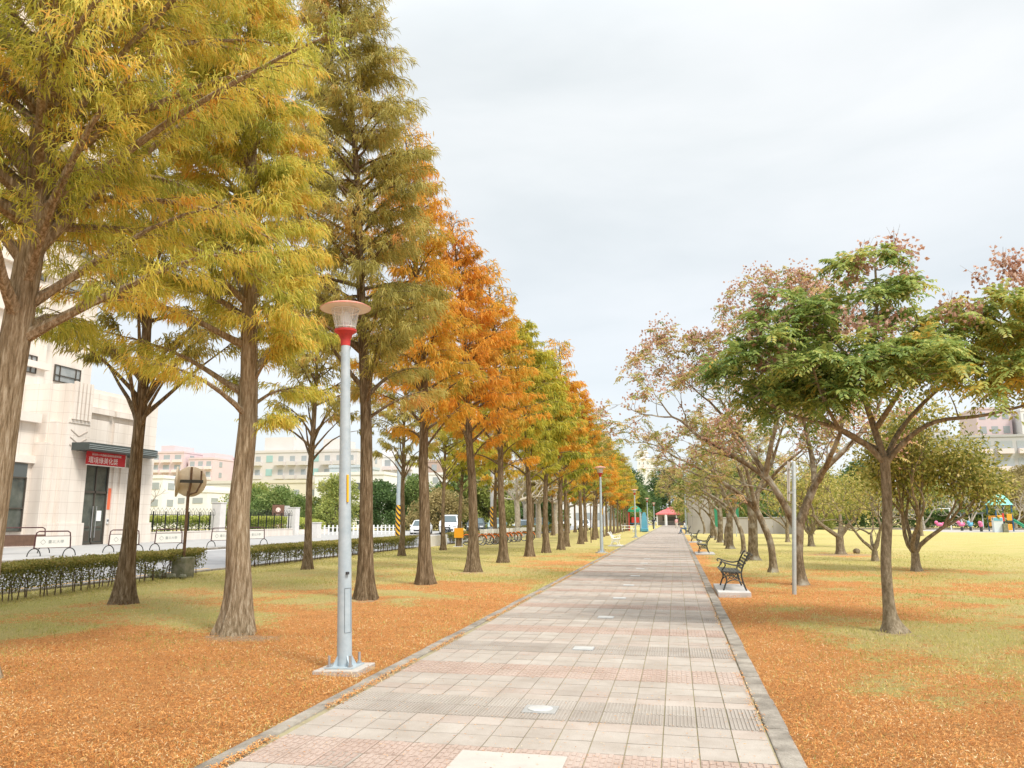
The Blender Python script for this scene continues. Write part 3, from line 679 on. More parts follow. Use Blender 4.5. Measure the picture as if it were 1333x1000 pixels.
def pinnate(tips, g, nleaf, ll, pairs, lf, wf, droop=.5, tone=(.45, .22), outc=None, keep=1.0, gx=0.0):
    """compound leaves: a rosette of rachises at each tip, leaflets in pairs along each"""
    O, D, N, L_, W, T = [], [], [], [], [], []
    for p, d in tips:
        bt = g.normal(0, .12) + gx * max(-1.2, min(2.4, p[0]))
        for k in range(nleaf):
            if g.random() > keep: continue
            a = g.uniform(0, 6.28); e = g.uniform(-.45, 1.0); dr = droop * g.uniform(.6, 1.5)
            r = np.array([math.cos(a) * math.cos(e), math.sin(a) * math.cos(e), math.sin(e)]) * .8 + np.array(tuple(d)) * .45; r /= np.linalg.norm(r)
            ln = ll * g.uniform(.7, 1.15); lt = bt + g.normal(0, .08)
            for q in range(pairs):
                f = (q + .7) / pairs
                c = np.array(tuple(p)) + r * ln * f + np.array([0, 0, -dr * ln * f * f])
                t_ = r + np.array([0, 0, -2 * dr * f]); t_ /= np.linalg.norm(t_)
                sd = np.cross(t_, [0, 0, 1.]); sd /= max(1e-6, np.linalg.norm(sd))
                for sg in (-1, 1):
                    O.append(c); D.append(sd * sg * .85 + t_ * .55 + np.array([0, 0, -.35]) + g.normal(size=3) * .15); N.append(np.cross(sd, t_) + g.normal(size=3) * .2)
                    sz = g.uniform(.8, 1.2) * (1.05 - .45 * abs(f - .45)); L_.append(lf * sz); W.append(wf * sz); T.append(tone[0] + lt + g.normal(0, tone[1] * .35))
    return leaflets(np.array(O), np.array(D), np.array(N), np.array(L_), np.array(W), np.clip(np.array(T), 0, 1))
def tufts(tips, g, n, rad, lf, wf, tone=(.45, .2), droop=.3, keep=1.0):
    """simple leaves scattered round each tip"""
    P = T3([t_[0] for t_ in tips]); P = P[g.random(len(P)) < keep]
    o = np.repeat(P, n, 0); m = len(o); bt = np.repeat(g.normal(0, .1, len(P)), n)
    off = g.normal(size=(m, 3)) * rad * .5; o = o + off
    d = off / rad + g.normal(size=(m, 3)) * .6; d[:, 2] -= droop
    return leaflets(o, d, g.normal(size=(m, 3)), g.uniform(.7, 1.3, m) * lf, g.uniform(.7, 1.3, m) * wf, np.clip(tone[0] + bt + g.normal(0, tone[1], m), 0, 1))
def pods(centres, g, n, rad, sz):
    """papery bladder pods: little three-sided lanterns, clustered"""
    P = np.array(centres); o = np.repeat(P, n, 0); m = len(o)
    o = o + g.normal(size=(m, 3)) * np.array([rad, rad, rad * 1.1]); tn = np.clip(g.normal(.55, .24, m), 0, 1)
    d = g.normal(size=(m, 3)); d[:, 2] -= .6
    return [leaflets(o, d, g.normal(size=(m, 3)), g.uniform(.7, 1.2, m) * sz, g.uniform(.6, 1, m) * sz, tn, .3) for _ in range(2)]

GR = 'golden rain trees in the row right of the path'
# the near tree: limbs follow its own fork, the crown is a broad umbrella
root = thing('golden_rain_tree', 'green golden rain tree nearest on the right, slender single trunk and tan pods', 'tree', (2.98, 12.3, 0), 0, GR)
T = Tree(31); g = np.random.default_rng(31)
trunk = T.limb([(0, 0, -.15), (0, 0, .0), (-.01, 0, .10), (-.03, 0, .35), (-.02, 0, 1.0), (.06, .02, 1.7), (.08, 0, 2.5)], .083, .068, 22, .12)

limbs = [T.limb([(.08, 0, 2.4), (-.2, -.12, 2.68), (-.6, -.35, 2.9), (-1.3, -.55, 3.1), (-1.75, -.5, 3.4)], .05, .017),
         T.limb([(.08, 0, 2.45), (-.02, .1, 3.0), (-.10, .1, 3.5), (.10, .2, 4.2), (.2, .2, 4.9), (.25, .3, 5.6)], .058, .015),
         T.limb([(.09, 0, 2.4), (.35, -.1, 2.72), (.75, -.25, 2.98), (1.4, -.35, 3.05), (2.4, -.5, 3.3)], .048, .015),
         T.limb([(.09, 0, 2.45), (.4, .35, 2.9), (.9, .7, 3.4), (1.5, .9, 3.9), (2.0, 1.0, 4.4)], .046, .014),
         T.limb([(.02, .05, 2.95), (.2, -.3, 3.3), (.35, -.7, 3.65), (.4, -1.0, 4.0)], .045, .015),
         T.limb([(.0, .05, 2.6), (-.45, .5, 3.0), (-.9, .9, 3.5), (-1.3, 1.1, 4.1)], .055, .015),
         T.limb([(-.6, -.35, 2.9), (-.85, -.7, 3.3), (-1.0, -.95, 3.7)], .032, .012),
         T.limb([(.05, .15, 3.9), (.6, .1, 4.4), (1.1, .0, 4.8)], .03, .012),
         T.limb([(.03, .15, 3.7), (-.4, .1, 4.2), (-.75, -.1, 4.6)], .03, .012)]
nodes = [q for l in limbs for q in l[5:]]
lobes = [((-1.35, -.25, 3.72), (1.05, 1.0, .82), 50), ((-1.1, -.5, 3.3), (.8, .6, .35), 22), ((-.45, -.75, 3.62), (.9, .7, .6), 32), ((.10, .1, 4.75), (.75, .7, 1.15), 34), ((.4, -.85, 3.72), (1.0, .6, .42), 26), ((1.55, -.1, 4.15), (.85, 1.0, .75), 36), ((2.35, .2, 4.05), (.85, 1.0, .9), 44), ((1.3, -.4, 3.5), (.9, .7, .35), 26), ((-1.2, -.2, 4.5), (.8, .7, .5), 20), ((-.8, .9, 4.0), (.8, .7, .6), 14), ((1.0, .9, 4.2), (.9, .7, .6), 12)]
tips = []; cand = []
for c, rd, n in lobes:
    for _ in range(n):
        v = unit(g.normal(size=3)); v[2] = abs(v[2]) * (1 if g.random() < .78 else -.6); k = g.uniform(.55, 1.0)
        p = Vector((c[0] + v[0] * rd[0] * k, c[1] + v[1] * rd[1] * k, c[2] + v[2] * rd[2] * k))
        cand.append(p)
cand.sort(key=lambda a: min((n_ - a).length for n_ in nodes))
grown = []
for p in cand:
    q = min(nodes, key=lambda a: (a - p).length + .8 * max(0, a.z - p.z)); q2 = min(grown, key=lambda a: (a - p).length * 1.15 + .8 * max(0, a.z - p.z)) if grown else None
    r_ = .012
    if q2 is not None and (q2 - p).length * 1.15 < (q - p).length: q = q2; r_ = .008
    mid = q.lerp(p, .5) + Vector((random.gauss(0, .05), random.gauss(0, .05), -.10 * (p - q).length))
    T.tb.tube([q, q.lerp(mid, .5) + Vector((0, 0, -.02)), mid, p], [r_, r_ * .9, r_ * .75, .004], 4, False)
    grown += [mid, p]
    tips.append((p, (p - mid).normalized()))
spikes = []
for px_, pz in ((-1.62, 4.7), (-1.5, 4.95), (-1.15, 4.75), (-.8, 4.7), (-.55, 4.75), (-.1, 5.45), (.15, 5.8), (.45, 5.75), (.7, 5.45), (1.7, 5.15), (1.85, 5.3), (2.05, 5.25), (-1.55, 3.95), (-.35, 4.5), (.95, 4.55), (-1.0, 4.4), (2.2, 5.1), (.2, 4.45), (-1.7, 4.25), (1.2, 4.75)):
    p = Vector((px_, random.uniform(-.7, .5), pz)); q = min([t_[0] for t_ in tips], key=lambda a: (a - p).length)
    T.tb.tube([q, q.lerp(p, .5), p + Vector((0, 0, .22))], [.006, .005, .002], 3, False); spikes.append(tuple(p)); spikes.append(tuple(p + Vector((random.gauss(0, .14), random.gauss(0, .14), -.12))))
    for _ in range(3): T.tb.tube([p, p + Vector((random.gauss(0, .12), random.gauss(0, .12), random.uniform(.1, .28)))], [.003, .0015], 3, False)
T.tb.build('trunk', M['bark_smooth'], root, True)
leaf_object('crown', [pinnate(tips, g, 9, .42, 9, .10, .037, tone=(.47, .44), droop=.5, gx=.10)], LEAF['raintree'], root)
leaf_object('seed_pods', pods(spikes, g, 46, .10, .068), LEAF['pod'], root)

def rain_tree(label, loc, seed, trunk, r0, starts, lev=4, dens=1.0, rz=0, pal='raintree_sparse', bias=(-.25, 0, 0), leaf=(5, .36, 7, .095, .042), podn=12, podk=.35):
    """spreading half-bare tree: given trunk and first limbs, grown limbs beyond"""
    root = thing('golden_rain_tree', label, 'tree', loc, rz, GR); T = Tree(seed); g = np.random.default_rng(seed)
    T.limb(trunk, r0, r0 * .8, 18, r0 * .55)
    for pts, ra, rb, L in starts:
        o = T.limb(pts, ra, rb, 9)
        d = (o[-1] - o[-3]).normalized(); T.grow(o[-1], d, L, rb, lev - 1, .22, (.3, .75), (2, 3), .74, bias)
        for k in (6, 9, 12):
            if k < len(o) - 1:
                u = (o[k + 1] - o[k - 1]).normalized(); v = u.orthogonal(); v.rotate(Matrix.Rotation(T.r.uniform(0, 6.28), 3, u))
                T.grow(o[k], (u * .5 + v * .7 + Vector((0, 0, .35))).normalized(), L * .8, rb * .6, lev - 2, .3, (.3, .75), (2, 3), .74, bias)
    T.tb.build('trunk', M['bark_grey'], root, True)
    n, ll, pr, lf, wf = leaf
    leaf_object('crown', [pinnate(T.tips, g, n, ll, pr, lf, wf, .5, (.45, .5), keep=dens)], LEAF[pal], root)
    c = [tuple(p + Vector((0, 0, .12))) for p, d in T.tips if T.r.random() < podk and p.z > 2.8]
    leaf_object('seed_pods', pods(c, g, podn, .10, .065), LEAF['pod'], root)
    return root
rain_tree('grey forked golden rain tree behind the metal post, long bare limbs over the path', (2.89, 20.2, 0), 41,
    [(0, 0, -.15), (0, 0, 0), (.0, 0, .2), (-.02, 0, .7), (.03, 0, 1.2), (.06, 0, 1.5)], .145,
    [([(.0, 0, 1.35), (-.3, -.1, 2.0), (-.65, -.2, 2.55), (-1.3, -.3, 3.05), (-2.2, -.4, 3.6)], .105, .04, .9),
     ([(-.45, -.1, 2.3), (-.8, .2, 3.0), (-1.25, .4, 3.8), (-1.8, .5, 4.5)], .075, .032, .8),
     ([(.05, 0, 1.4), (.35, .1, 2.1), (.72, .15, 2.75), (1.3, .2, 3.3), (1.9, .3, 3.9)], .12, .045, 1.0),
     ([(.5, .1, 2.35), (.55, .5, 3.0), (.5, .8, 3.8), (.35, .9, 4.9)], .08, .035, 1.0),
     ([(.6, .1, 2.5), (.8, -.6, 3.1), (1.0, -1.1, 3.8), (.8, -1.4, 4.6)], .07, .03, .95),
     ([(-.7, -.2, 2.6), (-.55, -.6, 3.4), (-.3, -.7, 4.3), (-.2, -.7, 5.2)], .07, .032, 1.0)], 5, .40, podk=.8, podn=15)
r3 = rain_tree('bent golden rain tree with curved trunk, behind the grey forked one', (2.75, 24.9, 0), 42,
    [(.05, 0, -.15), (.05, 0, 0), (.07, 0, .3), (.02, 0, .9), (-.18, 0, 1.5), (-.35, 0, 1.9)], .115,
    [([(-.3, 0, 1.8), (-.75, -.1, 2.3), (-1.3, -.2, 2.7), (-2.1, -.2, 3.2)], .085, .035, .95),
     ([(-.33, 0, 1.85), (-.2, .2, 2.5), (.2, .4, 3.2), (.5, .5, 4.0)], .085, .035, .95),
     ([(-.33, 0, 1.85), (-.5, -.4, 2.6), (-.7, -.7, 3.4), (-1.0, -.8, 4.2)], .075, .035, .95),
     ([(-.1, .2, 2.5), (.4, -.3, 3.1), (1.0, -.6, 3.6)], .06, .03, .9)], 4, .8)
r4 = rain_tree('golden rain tree with straight grey trunk dividing at head height, fourth right of the path', (2.85, 31.5, 0), 43,
    [(0, 0, -.15), (0, 0, 0), (.0, 0, .3), (.04, 0, 1.0), (.05, 0, 1.8), (.02, 0, 2.3)], .2,
    [([(.02, 0, 2.1), (-.5, -.1, 2.5), (-1.1, -.2, 3.0), (-2.0, -.2, 3.3)], .1, .04, 1.0),
     ([(.02, 0, 2.2), (.4, .3, 2.8), (.8, .4, 3.5), (1.1, .5, 4.2)], .09, .04, .95),
     ([(.02, 0, 2.2), (-.2, -.3, 2.9), (-.5, -.4, 3.8), (-.6, -.6, 4.8)], .085, .035, 1.0),
     ([(.05, 0, 2.2), (.5, -.4, 2.8), (1.3, -.8, 3.4)], .075, .035, .95)], 4, .9)
for k, (x, y, pr, ds, pl) in enumerate(((2.9, 37.1, r3, 'slanting', 'raintree_sparse'), (2.75, 43.2, r4, 'upright', 'shrubby'), (2.95, 48.5, r3, 'twisted', 'raintree_sparse'), (2.85, 54, r4, 'mottled', 'raintree_sparse'), (2.8, 60, r3, 'thin', 'shrubby'), (2.9, 66.5, r4, 'dull', 'raintree_sparse'), (2.8, 84, r3, 'far', 'shrubby'), (2.8, 92, r4, 'distant', 'shrubby'))):
    dup(pr, (x, y, 0), random.uniform(-.5, .5) + (PI if k in (2,) else 0), '%s golden rain tree, %s trunk of the row right of the path' % (ds, ORD[k + 4]), GR, random.uniform(.92, 1.08), {'crown': LEAF[pl]})

# low multi-stemmed trees on the right lawn
GV = 'low multi-stemmed trees on the right lawn'
def stem_tree(label, loc, seed, stems, hub, r0, lev, L, n, rad, lf, pal, keep=1.0, tone=(.45, .2), up=.25, spread=(.35, .75), L0=None):
    root = thing('multi_stemmed_tree', label, 'tree', loc, 0, GV); T = Tree(seed); g = np.random.default_rng(seed)
    T.limb([(0, 0, -.1), (0, 0, 0), (.0, 0, hub * .5), (.01, 0, hub)], r0, r0 * .9, 14, r0 * .5)
    for d, f in stems:
        T.grow(Vector((0, 0, hub * .95)), Vector(d).normalized(), L * f, r0 * .62, lev, up, spread, (2, 3), .72)
    T.tb.build('trunk', M['bark_smooth'], root, True)
    T.tips = [q for q in T.tips if q[0].z > 1.75 + .25 * g.random()]
    if n: leaf_object('crown', [tufts(T.tips, g, n, rad, lf, lf * .5, tone, .3, keep)], LEAF[pal], root)
    return root
stem_tree('round leafy multi-stemmed tree behind the near right trunk, dark curved stems', (7.15, 26.2, 0), 51, [((-.75, .1, 1), 1.05), ((-.25, -.3, 1), 1.1), ((.35, .4, 1), 1), ((.6, -.1, 1), 1.0), ((.05, .6, 1), 1.0)], .55, .125, 5, 1.2, 24, .55, .125, 'shrubby', tone=(.42, .28), up=.6, spread=(.22, .5))
stem_tree('small multi-stemmed tree with thin dark stems, left of the leafiest one', (7.3, 31.9, 0), 52, [((-.8, 0, .8), 1.0), ((-.3, .3, 1), .9), ((.3, -.2, 1), .9), ((.5, .3, .9), 1)], .4, .11, 4, 1.0, 16, .42, .11, 'shrubby', tone=(.5, .22))
stem_tree('V-shaped low tree with two thick brown stems on a bare patch', (7.2, 37.7, 0), 53, [((-.7, 0, .9), 1.15), ((.65, .1, .8), 1.1), ((.1, .4, 1), .9)], .8, .18, 4, 1.25, 24, .5, .13, 'shrubby', tone=(.6, .2))
stem_tree('small bare sapling with upswept pale twigs beyond the metal post', (7.4, 56.2, 0), 54, [((-.7, 0, .7), 1), ((-.3, .3, 1), 1.2), ((.4, 0, 1), 1.2), ((.2, -.4, 1), 1.1)], .9, .13, 3, 1.2, 0, .3, .1, 'shrubby', up=.5)
stem_tree('thin young tree far across the right lawn beside the dark hedge', (22.0, 78, 0), 55, [((-.4, 0, 1), 1), ((.4, 0, 1), 1), ((.1, .3, 1), 1)], 2.0, .15, 3, 1.2, 30, .6, .2, 'light')
for k, (x, y) in enumerate(((7.6, 48), (9.5, 66), (13.5, 84))):
    stem_tree(['yellowish multi-stemmed tree just behind the V-shaped one', 'spreading light multi-stemmed tree deeper in the right lawn', 'loose yellow-leaved tree standing deepest on the right lawn'][k], (x, y, 0), 60 + k, [((-.7, 0, .9), 1.0), ((.6, .2, .9), 1.1), ((.0, .4, 1), 1), ((.1, -.4, 1), 1)], .7, .16, 4, 1.2, 16, .55, .17, ['shrubby', 'light', 'shrubby'][k], tone=(.55, .22))
# ------------------------------------------------------------------ lamp posts
M['hatch_joint'] = mat('hatch_joint', (.17, .20, .22), .6)
M['lamp_blue'] = mat('galvanised_paint', (.35, .42, .465), .5, .15, col2=(.46, .525, .56), vscale=9, bump=.08, bscale=160)
M['red_paint'] = mat('red_paint', (.58, .05, .045), .55, var=.35, vscale=8)
M['red_faded'] = mat('faded_red_paint', (.60, .19, .15), .55, col2=(.66, .36, .28), vscale=5)
M['cream_paint'] = mat('cream_paint', (.76, .71, .65), .5, var=.10, vscale=6)
M['white_metal'] = mat('white_metal', (.72, .73, .73), .4, var=.08)
M['yellow_sticker'] = mat('yellow_reflective', (.85, .46, .01), .4, var=.08)
M['dark_gap'] = mat('dark_gap', (.05, .05, .055), .8)
m, t, out = nt('lamp_glass'); p = t.nodes.new('ShaderNodeBsdfPrincipled'); p.inputs['Base Color'].default_value = (.88, .93, .95, 1); p.inputs['Roughness'].default_value = .12
p.inputs['Alpha'].default_value = .2; t.links.new(p.outputs[0], out.inputs[0]); M['lamp_glass'] = m
M['bulb'] = mat('white_bulb', (.74, .78, .78), .4)
def lamp(label, loc):
    o = thing('street_lamp', label, 'street lamp', loc, 0, 'lamp posts along the left edge of the path')
    MB().span(-.25, .25, -.25, .25, -.1, .045).build('footing', M['slab'], o, bevel=.008)
    b = MB(); b.span(-.16, .16, -.16, .16, .046, .060)
    for k in range(4):
        a = PI / 4 + k * PI / 2
        b.prism([(.055, .06), (.135, .06), (.06, .20)], 'y', -.006, .006)
        nv = b.v[-6:]; rot = Matrix.Rotation(a, 3, 'Z'); b.v[-6:] = [tuple(rot @ Vector(v)) for v in nv]
    b.build('base_plate', M['lamp_blue'], o)
    for sx in (-1, 1):
        for sy in (-1, 1): MB().tube([(sx * .12, sy * .12, .05), (sx * .12, sy * .12, .175)], .014, 8).lathe([(.026, .06), (.026, .082)], 6, (sx * .12, sy * .12, 0)).build('anchor_bolt', M['steel'], o)
    MB().lathe([(.080, .05), (.078, .3), (.068, 1.6), (.056, 2.9), (.050, 3.58)], 28).build('pole', M['lamp_blue'], o, True)
    hp = []                                                             # the hatch lies in the tube wall: only its joint shows
    def onp(a, z): r_ = .0783 - (z - .3) * .0077 + .001; return (r_ * math.cos(R(a)), r_ * math.sin(R(a)), z)
    hp = [onp(-66 + 6 * k, .86) for k in range(11)] + [onp(-6, .86 - .046 * k) for k in range(1, 11)] + [onp(-6 - 6 * k, .40) for k in range(1, 11)] + [onp(-66, .40 + .046 * k) for k in range(1, 11)]
    MB().tube(hp, .0032, 5, False).build('hatch', M['hatch_joint'], o, True)
    MB().box((.052, -.055, 1.02), (.06, .03, .028), R(-47)).build('lock_slot', M['dark_gap'], o)
    MB().box((.046, -.044, 1.93), (.045, .02, .30), R(-43)).build('reflector_strip', M['yellow_sticker'], o, bevel=.003)
    MB().lathe([(.052, 3.56), (.056, 3.60), (.058, 3.64), (.085, 3.70), (.125, 3.725), (.128, 3.75), (.0001, 3.751)], 28).build('collar', M['red_paint'], o, True)
    gl = MB().lathe([(.108, 3.752), (.112, 3.78), (.158, 3.99)], 28, cap=False).build('lantern', M['lamp_glass'], o, True)
    sm = gl.modifiers.new('Solidify', 'SOLIDIFY'); sm.thickness = .004
    rib = MB()
    for k in range(8):
        a = 2 * PI * k / 8 + .2; rib.bar((.112 * math.cos(a), .112 * math.sin(a), 3.76), (.160 * math.cos(a), .160 * math.sin(a), 3.99), .004, 5)
    rib.ring((0, 0, 3.985), .160, .007, 28, 6, 'z').ring((0, 0, 3.775), .113, .006, 28, 6, 'z')
    rib.build('lantern_frame', M['white_metal'], gl)
    MB().lathe([(.02, 3.752), (.02, 3.80), (.055, 3.83), (.062, 3.90), (.045, 3.96), (.0001, 3.975)], 16).build('bulb', M['bulb'], gl, True)
    hd = MB().lathe([(.29, 4.000), (.292, 4.008), (.24, 4.035), (.12, 4.062), (.03, 4.07), (.028, 4.095), (.0001, 4.10)], 36, cap=False).build('hood', M['red_faded'], o, True)
    MB().lathe([(.0001, 3.992), (.165, 3.993), (.27, 3.999), (.288, 4.002)], 36, cap=False).build('reflector', M['cream_paint'], hd, True)
    return o
L0 = lamp('near lamp post with red hood rim, red collar and a yellow strip', (-3.52, 8.05, -.004)); L0.rotation_euler = (0, R(-2.1), R(0))
for k, (x, y) in enumerate(((-3.48, 37.1), (-3.40, 67.0), (-3.40, 96.5), (-3.4, 126))):
    dup(L0, (x, y, -.004), R(20), ['pale blue lamp post beside the white bench', 'slim lamp post just beyond the white bench, in front of the picnic table', 'far lamp post past the blue play panel', 'farthest small lamp post on the left of the path'][k])

# ------------------------------------------------------------------ benches
M['iron'] = mat('dark_iron', (.035, .038, .035), .45, .5, col2=(.09, .09, .08), vscale=12, spec=.5)
M['iron_slat'] = mat('dark_slats', (.10, .11, .10), .4, .2, col2=(.045, .05, .045), vscale=10, spec=.5)
M['bench_white'] = mat('white_bench_paint', (.80, .80, .78), .5, var=.08, vscale=8)
def curve(pts, n=5):
    P = [Vector(p) for p in pts]; out = []
    for i in range(len(P) - 1):
        a = P[max(i - 1, 0)]; b = P[i]; c = P[i + 1]; d = P[min(i + 2, len(P) - 1)]
        for k in range(n):
            u = k / n; out.append(.5 * ((2 * b) + (c - a) * u + (2 * a - 5 * b + 4 * c - d) * u * u + (3 * b - a - 3 * c + d) * u ** 3))
    out.append(P[-1]); return out
def bench(label, loc, rz, group, fm, smat, pad=True):
    """cast-iron ended bench; local -X is the front, the seat runs along Y"""
    o = thing('park_bench', label, 'bench', loc, rz, group)
    for sy in (-.72, .72):
        f = MB(); c = lambda pts: [(p[0], sy, p[1]) for p in curve([Vector((a, b, 0)) for a, b in pts])]
        f.tube(c([(-.235, 0), (-.20, .10), (-.15, .24), (-.20, .36), (-.27, .43)]), .019, 7)            # front leg
        f.tube(c([(.30, 0), (.25, .12), (.205, .28), (.20, .42), (.25, .58), (.34, .76), (.39, .84), (.43, .855)]), .020, 7)   # rear leg and back post
        f.tube(c([(-.27, .43), (-.10, .415), (.10, .40), (.20, .41)]), .017, 7)                         # seat rail
        f.tube(c([(-.20, .14), (-.08, .22), (.04, .245), (.16, .21), (.245, .14)]), .013, 6)            # stretcher arch
        f.tube(c([(-.27, .43), (-.22, .50), (-.17, .57), (-.20, .645), (-.27, .655), (-.285, .62), (-.255, .60)]), .016, 7)    # arm scroll
        f.tube(c([(-.20, .645), (-.06, .60), (.10, .575), (.24, .60)]), .018, 7)                        # arm
        f.tube(c([(-.12, .25), (-.03, .33), (.05, .25), (.10, .33), (.16, .26)]), .010, 6)              # scrollwork
        f.ring((-.04, sy, .33), .055, .009, 16, 6, 'y').ring((.09, sy, .33), .05, .009, 16, 6, 'y')
        f.build('end_frame', fm, o, True)
    for k in range(6): MB().box((-.26 + .085 * k, 0, .445 - .010 * k + .004 * k * k / 5), (.062, 1.50, .026)).build('seat_slat', smat, o, bevel=.005)
    for k in range(6):
        z = .50 + .062 * k; x = .22 + .05 * k * .62 + .006 * k * k * .6
        MB().box((x, 0, z), (.022, 1.50, .048), M=Matrix.Rotation(R(24 + 2 * k), 3, 'Y')).build('back_slat', smat, o, bevel=.005)
    return o
GBk = 'dark iron benches on the right edge of the path'
B0 = bench('nearest dark iron bench standing on a pale concrete pad', (1.14, 18.0, .10), 0, GBk, M['iron'], M['iron_slat'])
M['pad'] = concrete('pad_concrete', (.60, .58, .55), (.46, .45, .43), 5)
pd = MB().span(.80, 1.46, 16.95, 19.1, -.1, .10).build('concrete_pad', M['pad'], None, bevel=.012); tag(pd, 'pale concrete pad under the nearest dark bench', 'concrete pad')
B0.scale = (.88, .90, .90)
for k, (y, lb) in enumerate(((37.2, 'second dark iron bench from the viewer, right of the path'), (54.9, 'third dark iron bench, small beyond two others'), (80.6, 'far bench on which a person in blue jeans sits'))):
    dup(B0, (1.16 if k < 2 else 1.05, y, .05), 0, lb)
    pd = MB().span(.80, 1.66, y - 1.05, y + 1.05, -.1, .05).build('concrete_pad', M['pad'], None, bevel=.012); tag(pd, 'low concrete pad under the %s dark bench' % ('second', 'third', 'farthest occupied')[k], 'concrete pad')
dup(B0, (-3.55, 46.8, .04), PI, 'white painted bench facing the path beside a lamp post', 'x', mats={'end_frame': M['bench_white'], 'seat_slat': M['bench_white'], 'back_slat': M['bench_white']})
wb = [o for o in COL.objects if o.name.startswith('park_bench')][-1]
del wb['group']
tag(MB().span(-3.95, -3.15, 45.9, 47.7, -.1, .04).build('concrete_pad', M['pad'], None, bevel=.012), 'concrete pad under the white bench', 'concrete pad')

# metal post with a sign board seen edge-on
M['galv'] = mat('galvanised_steel', (.40, .44, .43), .5, .4, col2=(.50, .53, .52), vscale=14)
M['sign_back'] = mat('sign_back', (.52, .50, .48), .55, .2, var=.12, vscale=6)
o = thing('sign_post', 'galvanised metal sign post seen edge-on in front of the forked tree', 'sign post', (2.40, 17.7, 0), 0); o.rotation_euler = (0, R(3.2), 0)
MB().lathe([(.045, -.1), (.045, 2.80), (.03, 2.83)], 18).build('pole', M['galv'], o, True)
MB().box((-.082, .20, 2.40), (.022, .50, .86), R(-13)).build('sign_board', M['sign_back'], o, bevel=.004)
for z in (2.15, 2.65): MB().box((-.045, .02, z), (.10, .12, .04)).build('bracket', M['galv'], o)

# ------------------------------------------------------------------ traffic mirror at the roadside
M['rust'] = mat('rusty_steel', (.22, .13, .07), .8, .2, col2=(.12, .07, .045), vscale=9, bump=.3)
M['mirror_back'] = mat('mirror_back', (.62, .52, .38), .6, col2=(.46, .36, .24), vscale=4)
M['mirror'] = mat('mirror_glass', (.9, .9, .9), .05, 1.0)
o = thing('traffic_mirror', 'round traffic mirror on a rusty pole, seen from behind over the hedge', 'traffic mirror', (-13.35, 19.4, 0), 0)
MB().lathe([(.042, -.1), (.042, 2.35)], 14).build('pole', M['rust'], o, True)
yaw = math.atan2(19.4, -13.35)                                       # direction away from the path
def mdir(ang): return Matrix.Rotation(ang, 3, 'Z') @ Matrix.Rotation(PI / 2, 3, 'Y')
for nm, ang, off in (('mirror', yaw + .10, (0.02, .05, 2.62)), ('mirror', yaw + 1.55, (-.34, -.03, 2.62))):
    Mx = mdir(ang)
    d = MB().lathe([(.0001, -.09), (.20, -.07), (.36, -.02), (.42, .0), (.425, .04), (.405, .045)], 32, off, Mx, cap=False).build(nm, M['mirror_back'], o, True)
    MB().lathe([(.405, .03), (.25, .055), (.0001, .068)], 32, off, Mx, cap=False).build('mirror_glass', M['mirror'], d, True)
br = MB(); c, s = math.cos(yaw), math.sin(yaw)
n = Vector((-c, -s, 0)) * .14; t_ = Vector((s, -c, 0))
ctr = Vector((.02, .05, 2.62)) + n
br.tube([ctr + Vector((0, 0, .40)), ctr + Vector((0, 0, -.10)), Vector((0, 0, 2.25))], .032, 8)
br.tube([ctr + t_ * .26 + Vector((0, 0, .30)), ctr + t_ * .27 + Vector((0, 0, -.05)), ctr + t_ * .16 + Vector((0, 0, -.30)), Vector((0, 0, 2.25))], .025, 8)
br.build('bracket', M['rust'], o, True)
bb = MB(); a = ctr + n * .3
bb.box(a + t_ * .02, (.60, .03, .085), math.atan2(t_.y, t_.x)); bb.build('cross_plate', M['iron'], o)
M['mossy'] = mat('mossy_concrete', (.30, .28, .22), .9, col2=(.13, .14, .07), vscale=5, bump=.6)
MB().span(-.22, .22, -.22, .22, -.1, .55).build('footing', M['mossy'], o, bevel=.03)
for k, (dx, dy, r) in enumerate(((-.55, -.25, .15), (-.28, -.42, .13), (.02, -.5, .11), (-.85, -.1, .13), (.3, -.42, .10))):
    b = MB().ball((0, 0, 0), r, 9, (1.2, .9, .75)); bm_v = [(v[0] + random.uniform(-.02, .02), v[1] + random.uniform(-.02, .02), v[2] + random.uniform(-.02, .02)) for v in b.v]; b.v = bm_v
    ob = b.build('rubble_stone', M['mossy']); ob.location = (-13.35 + dx, 19.4 + dy, r * .55)
    tag(ob, 'mossy stone lying at the foot of the traffic mirror', 'stone', 'stones around the mirror foot')

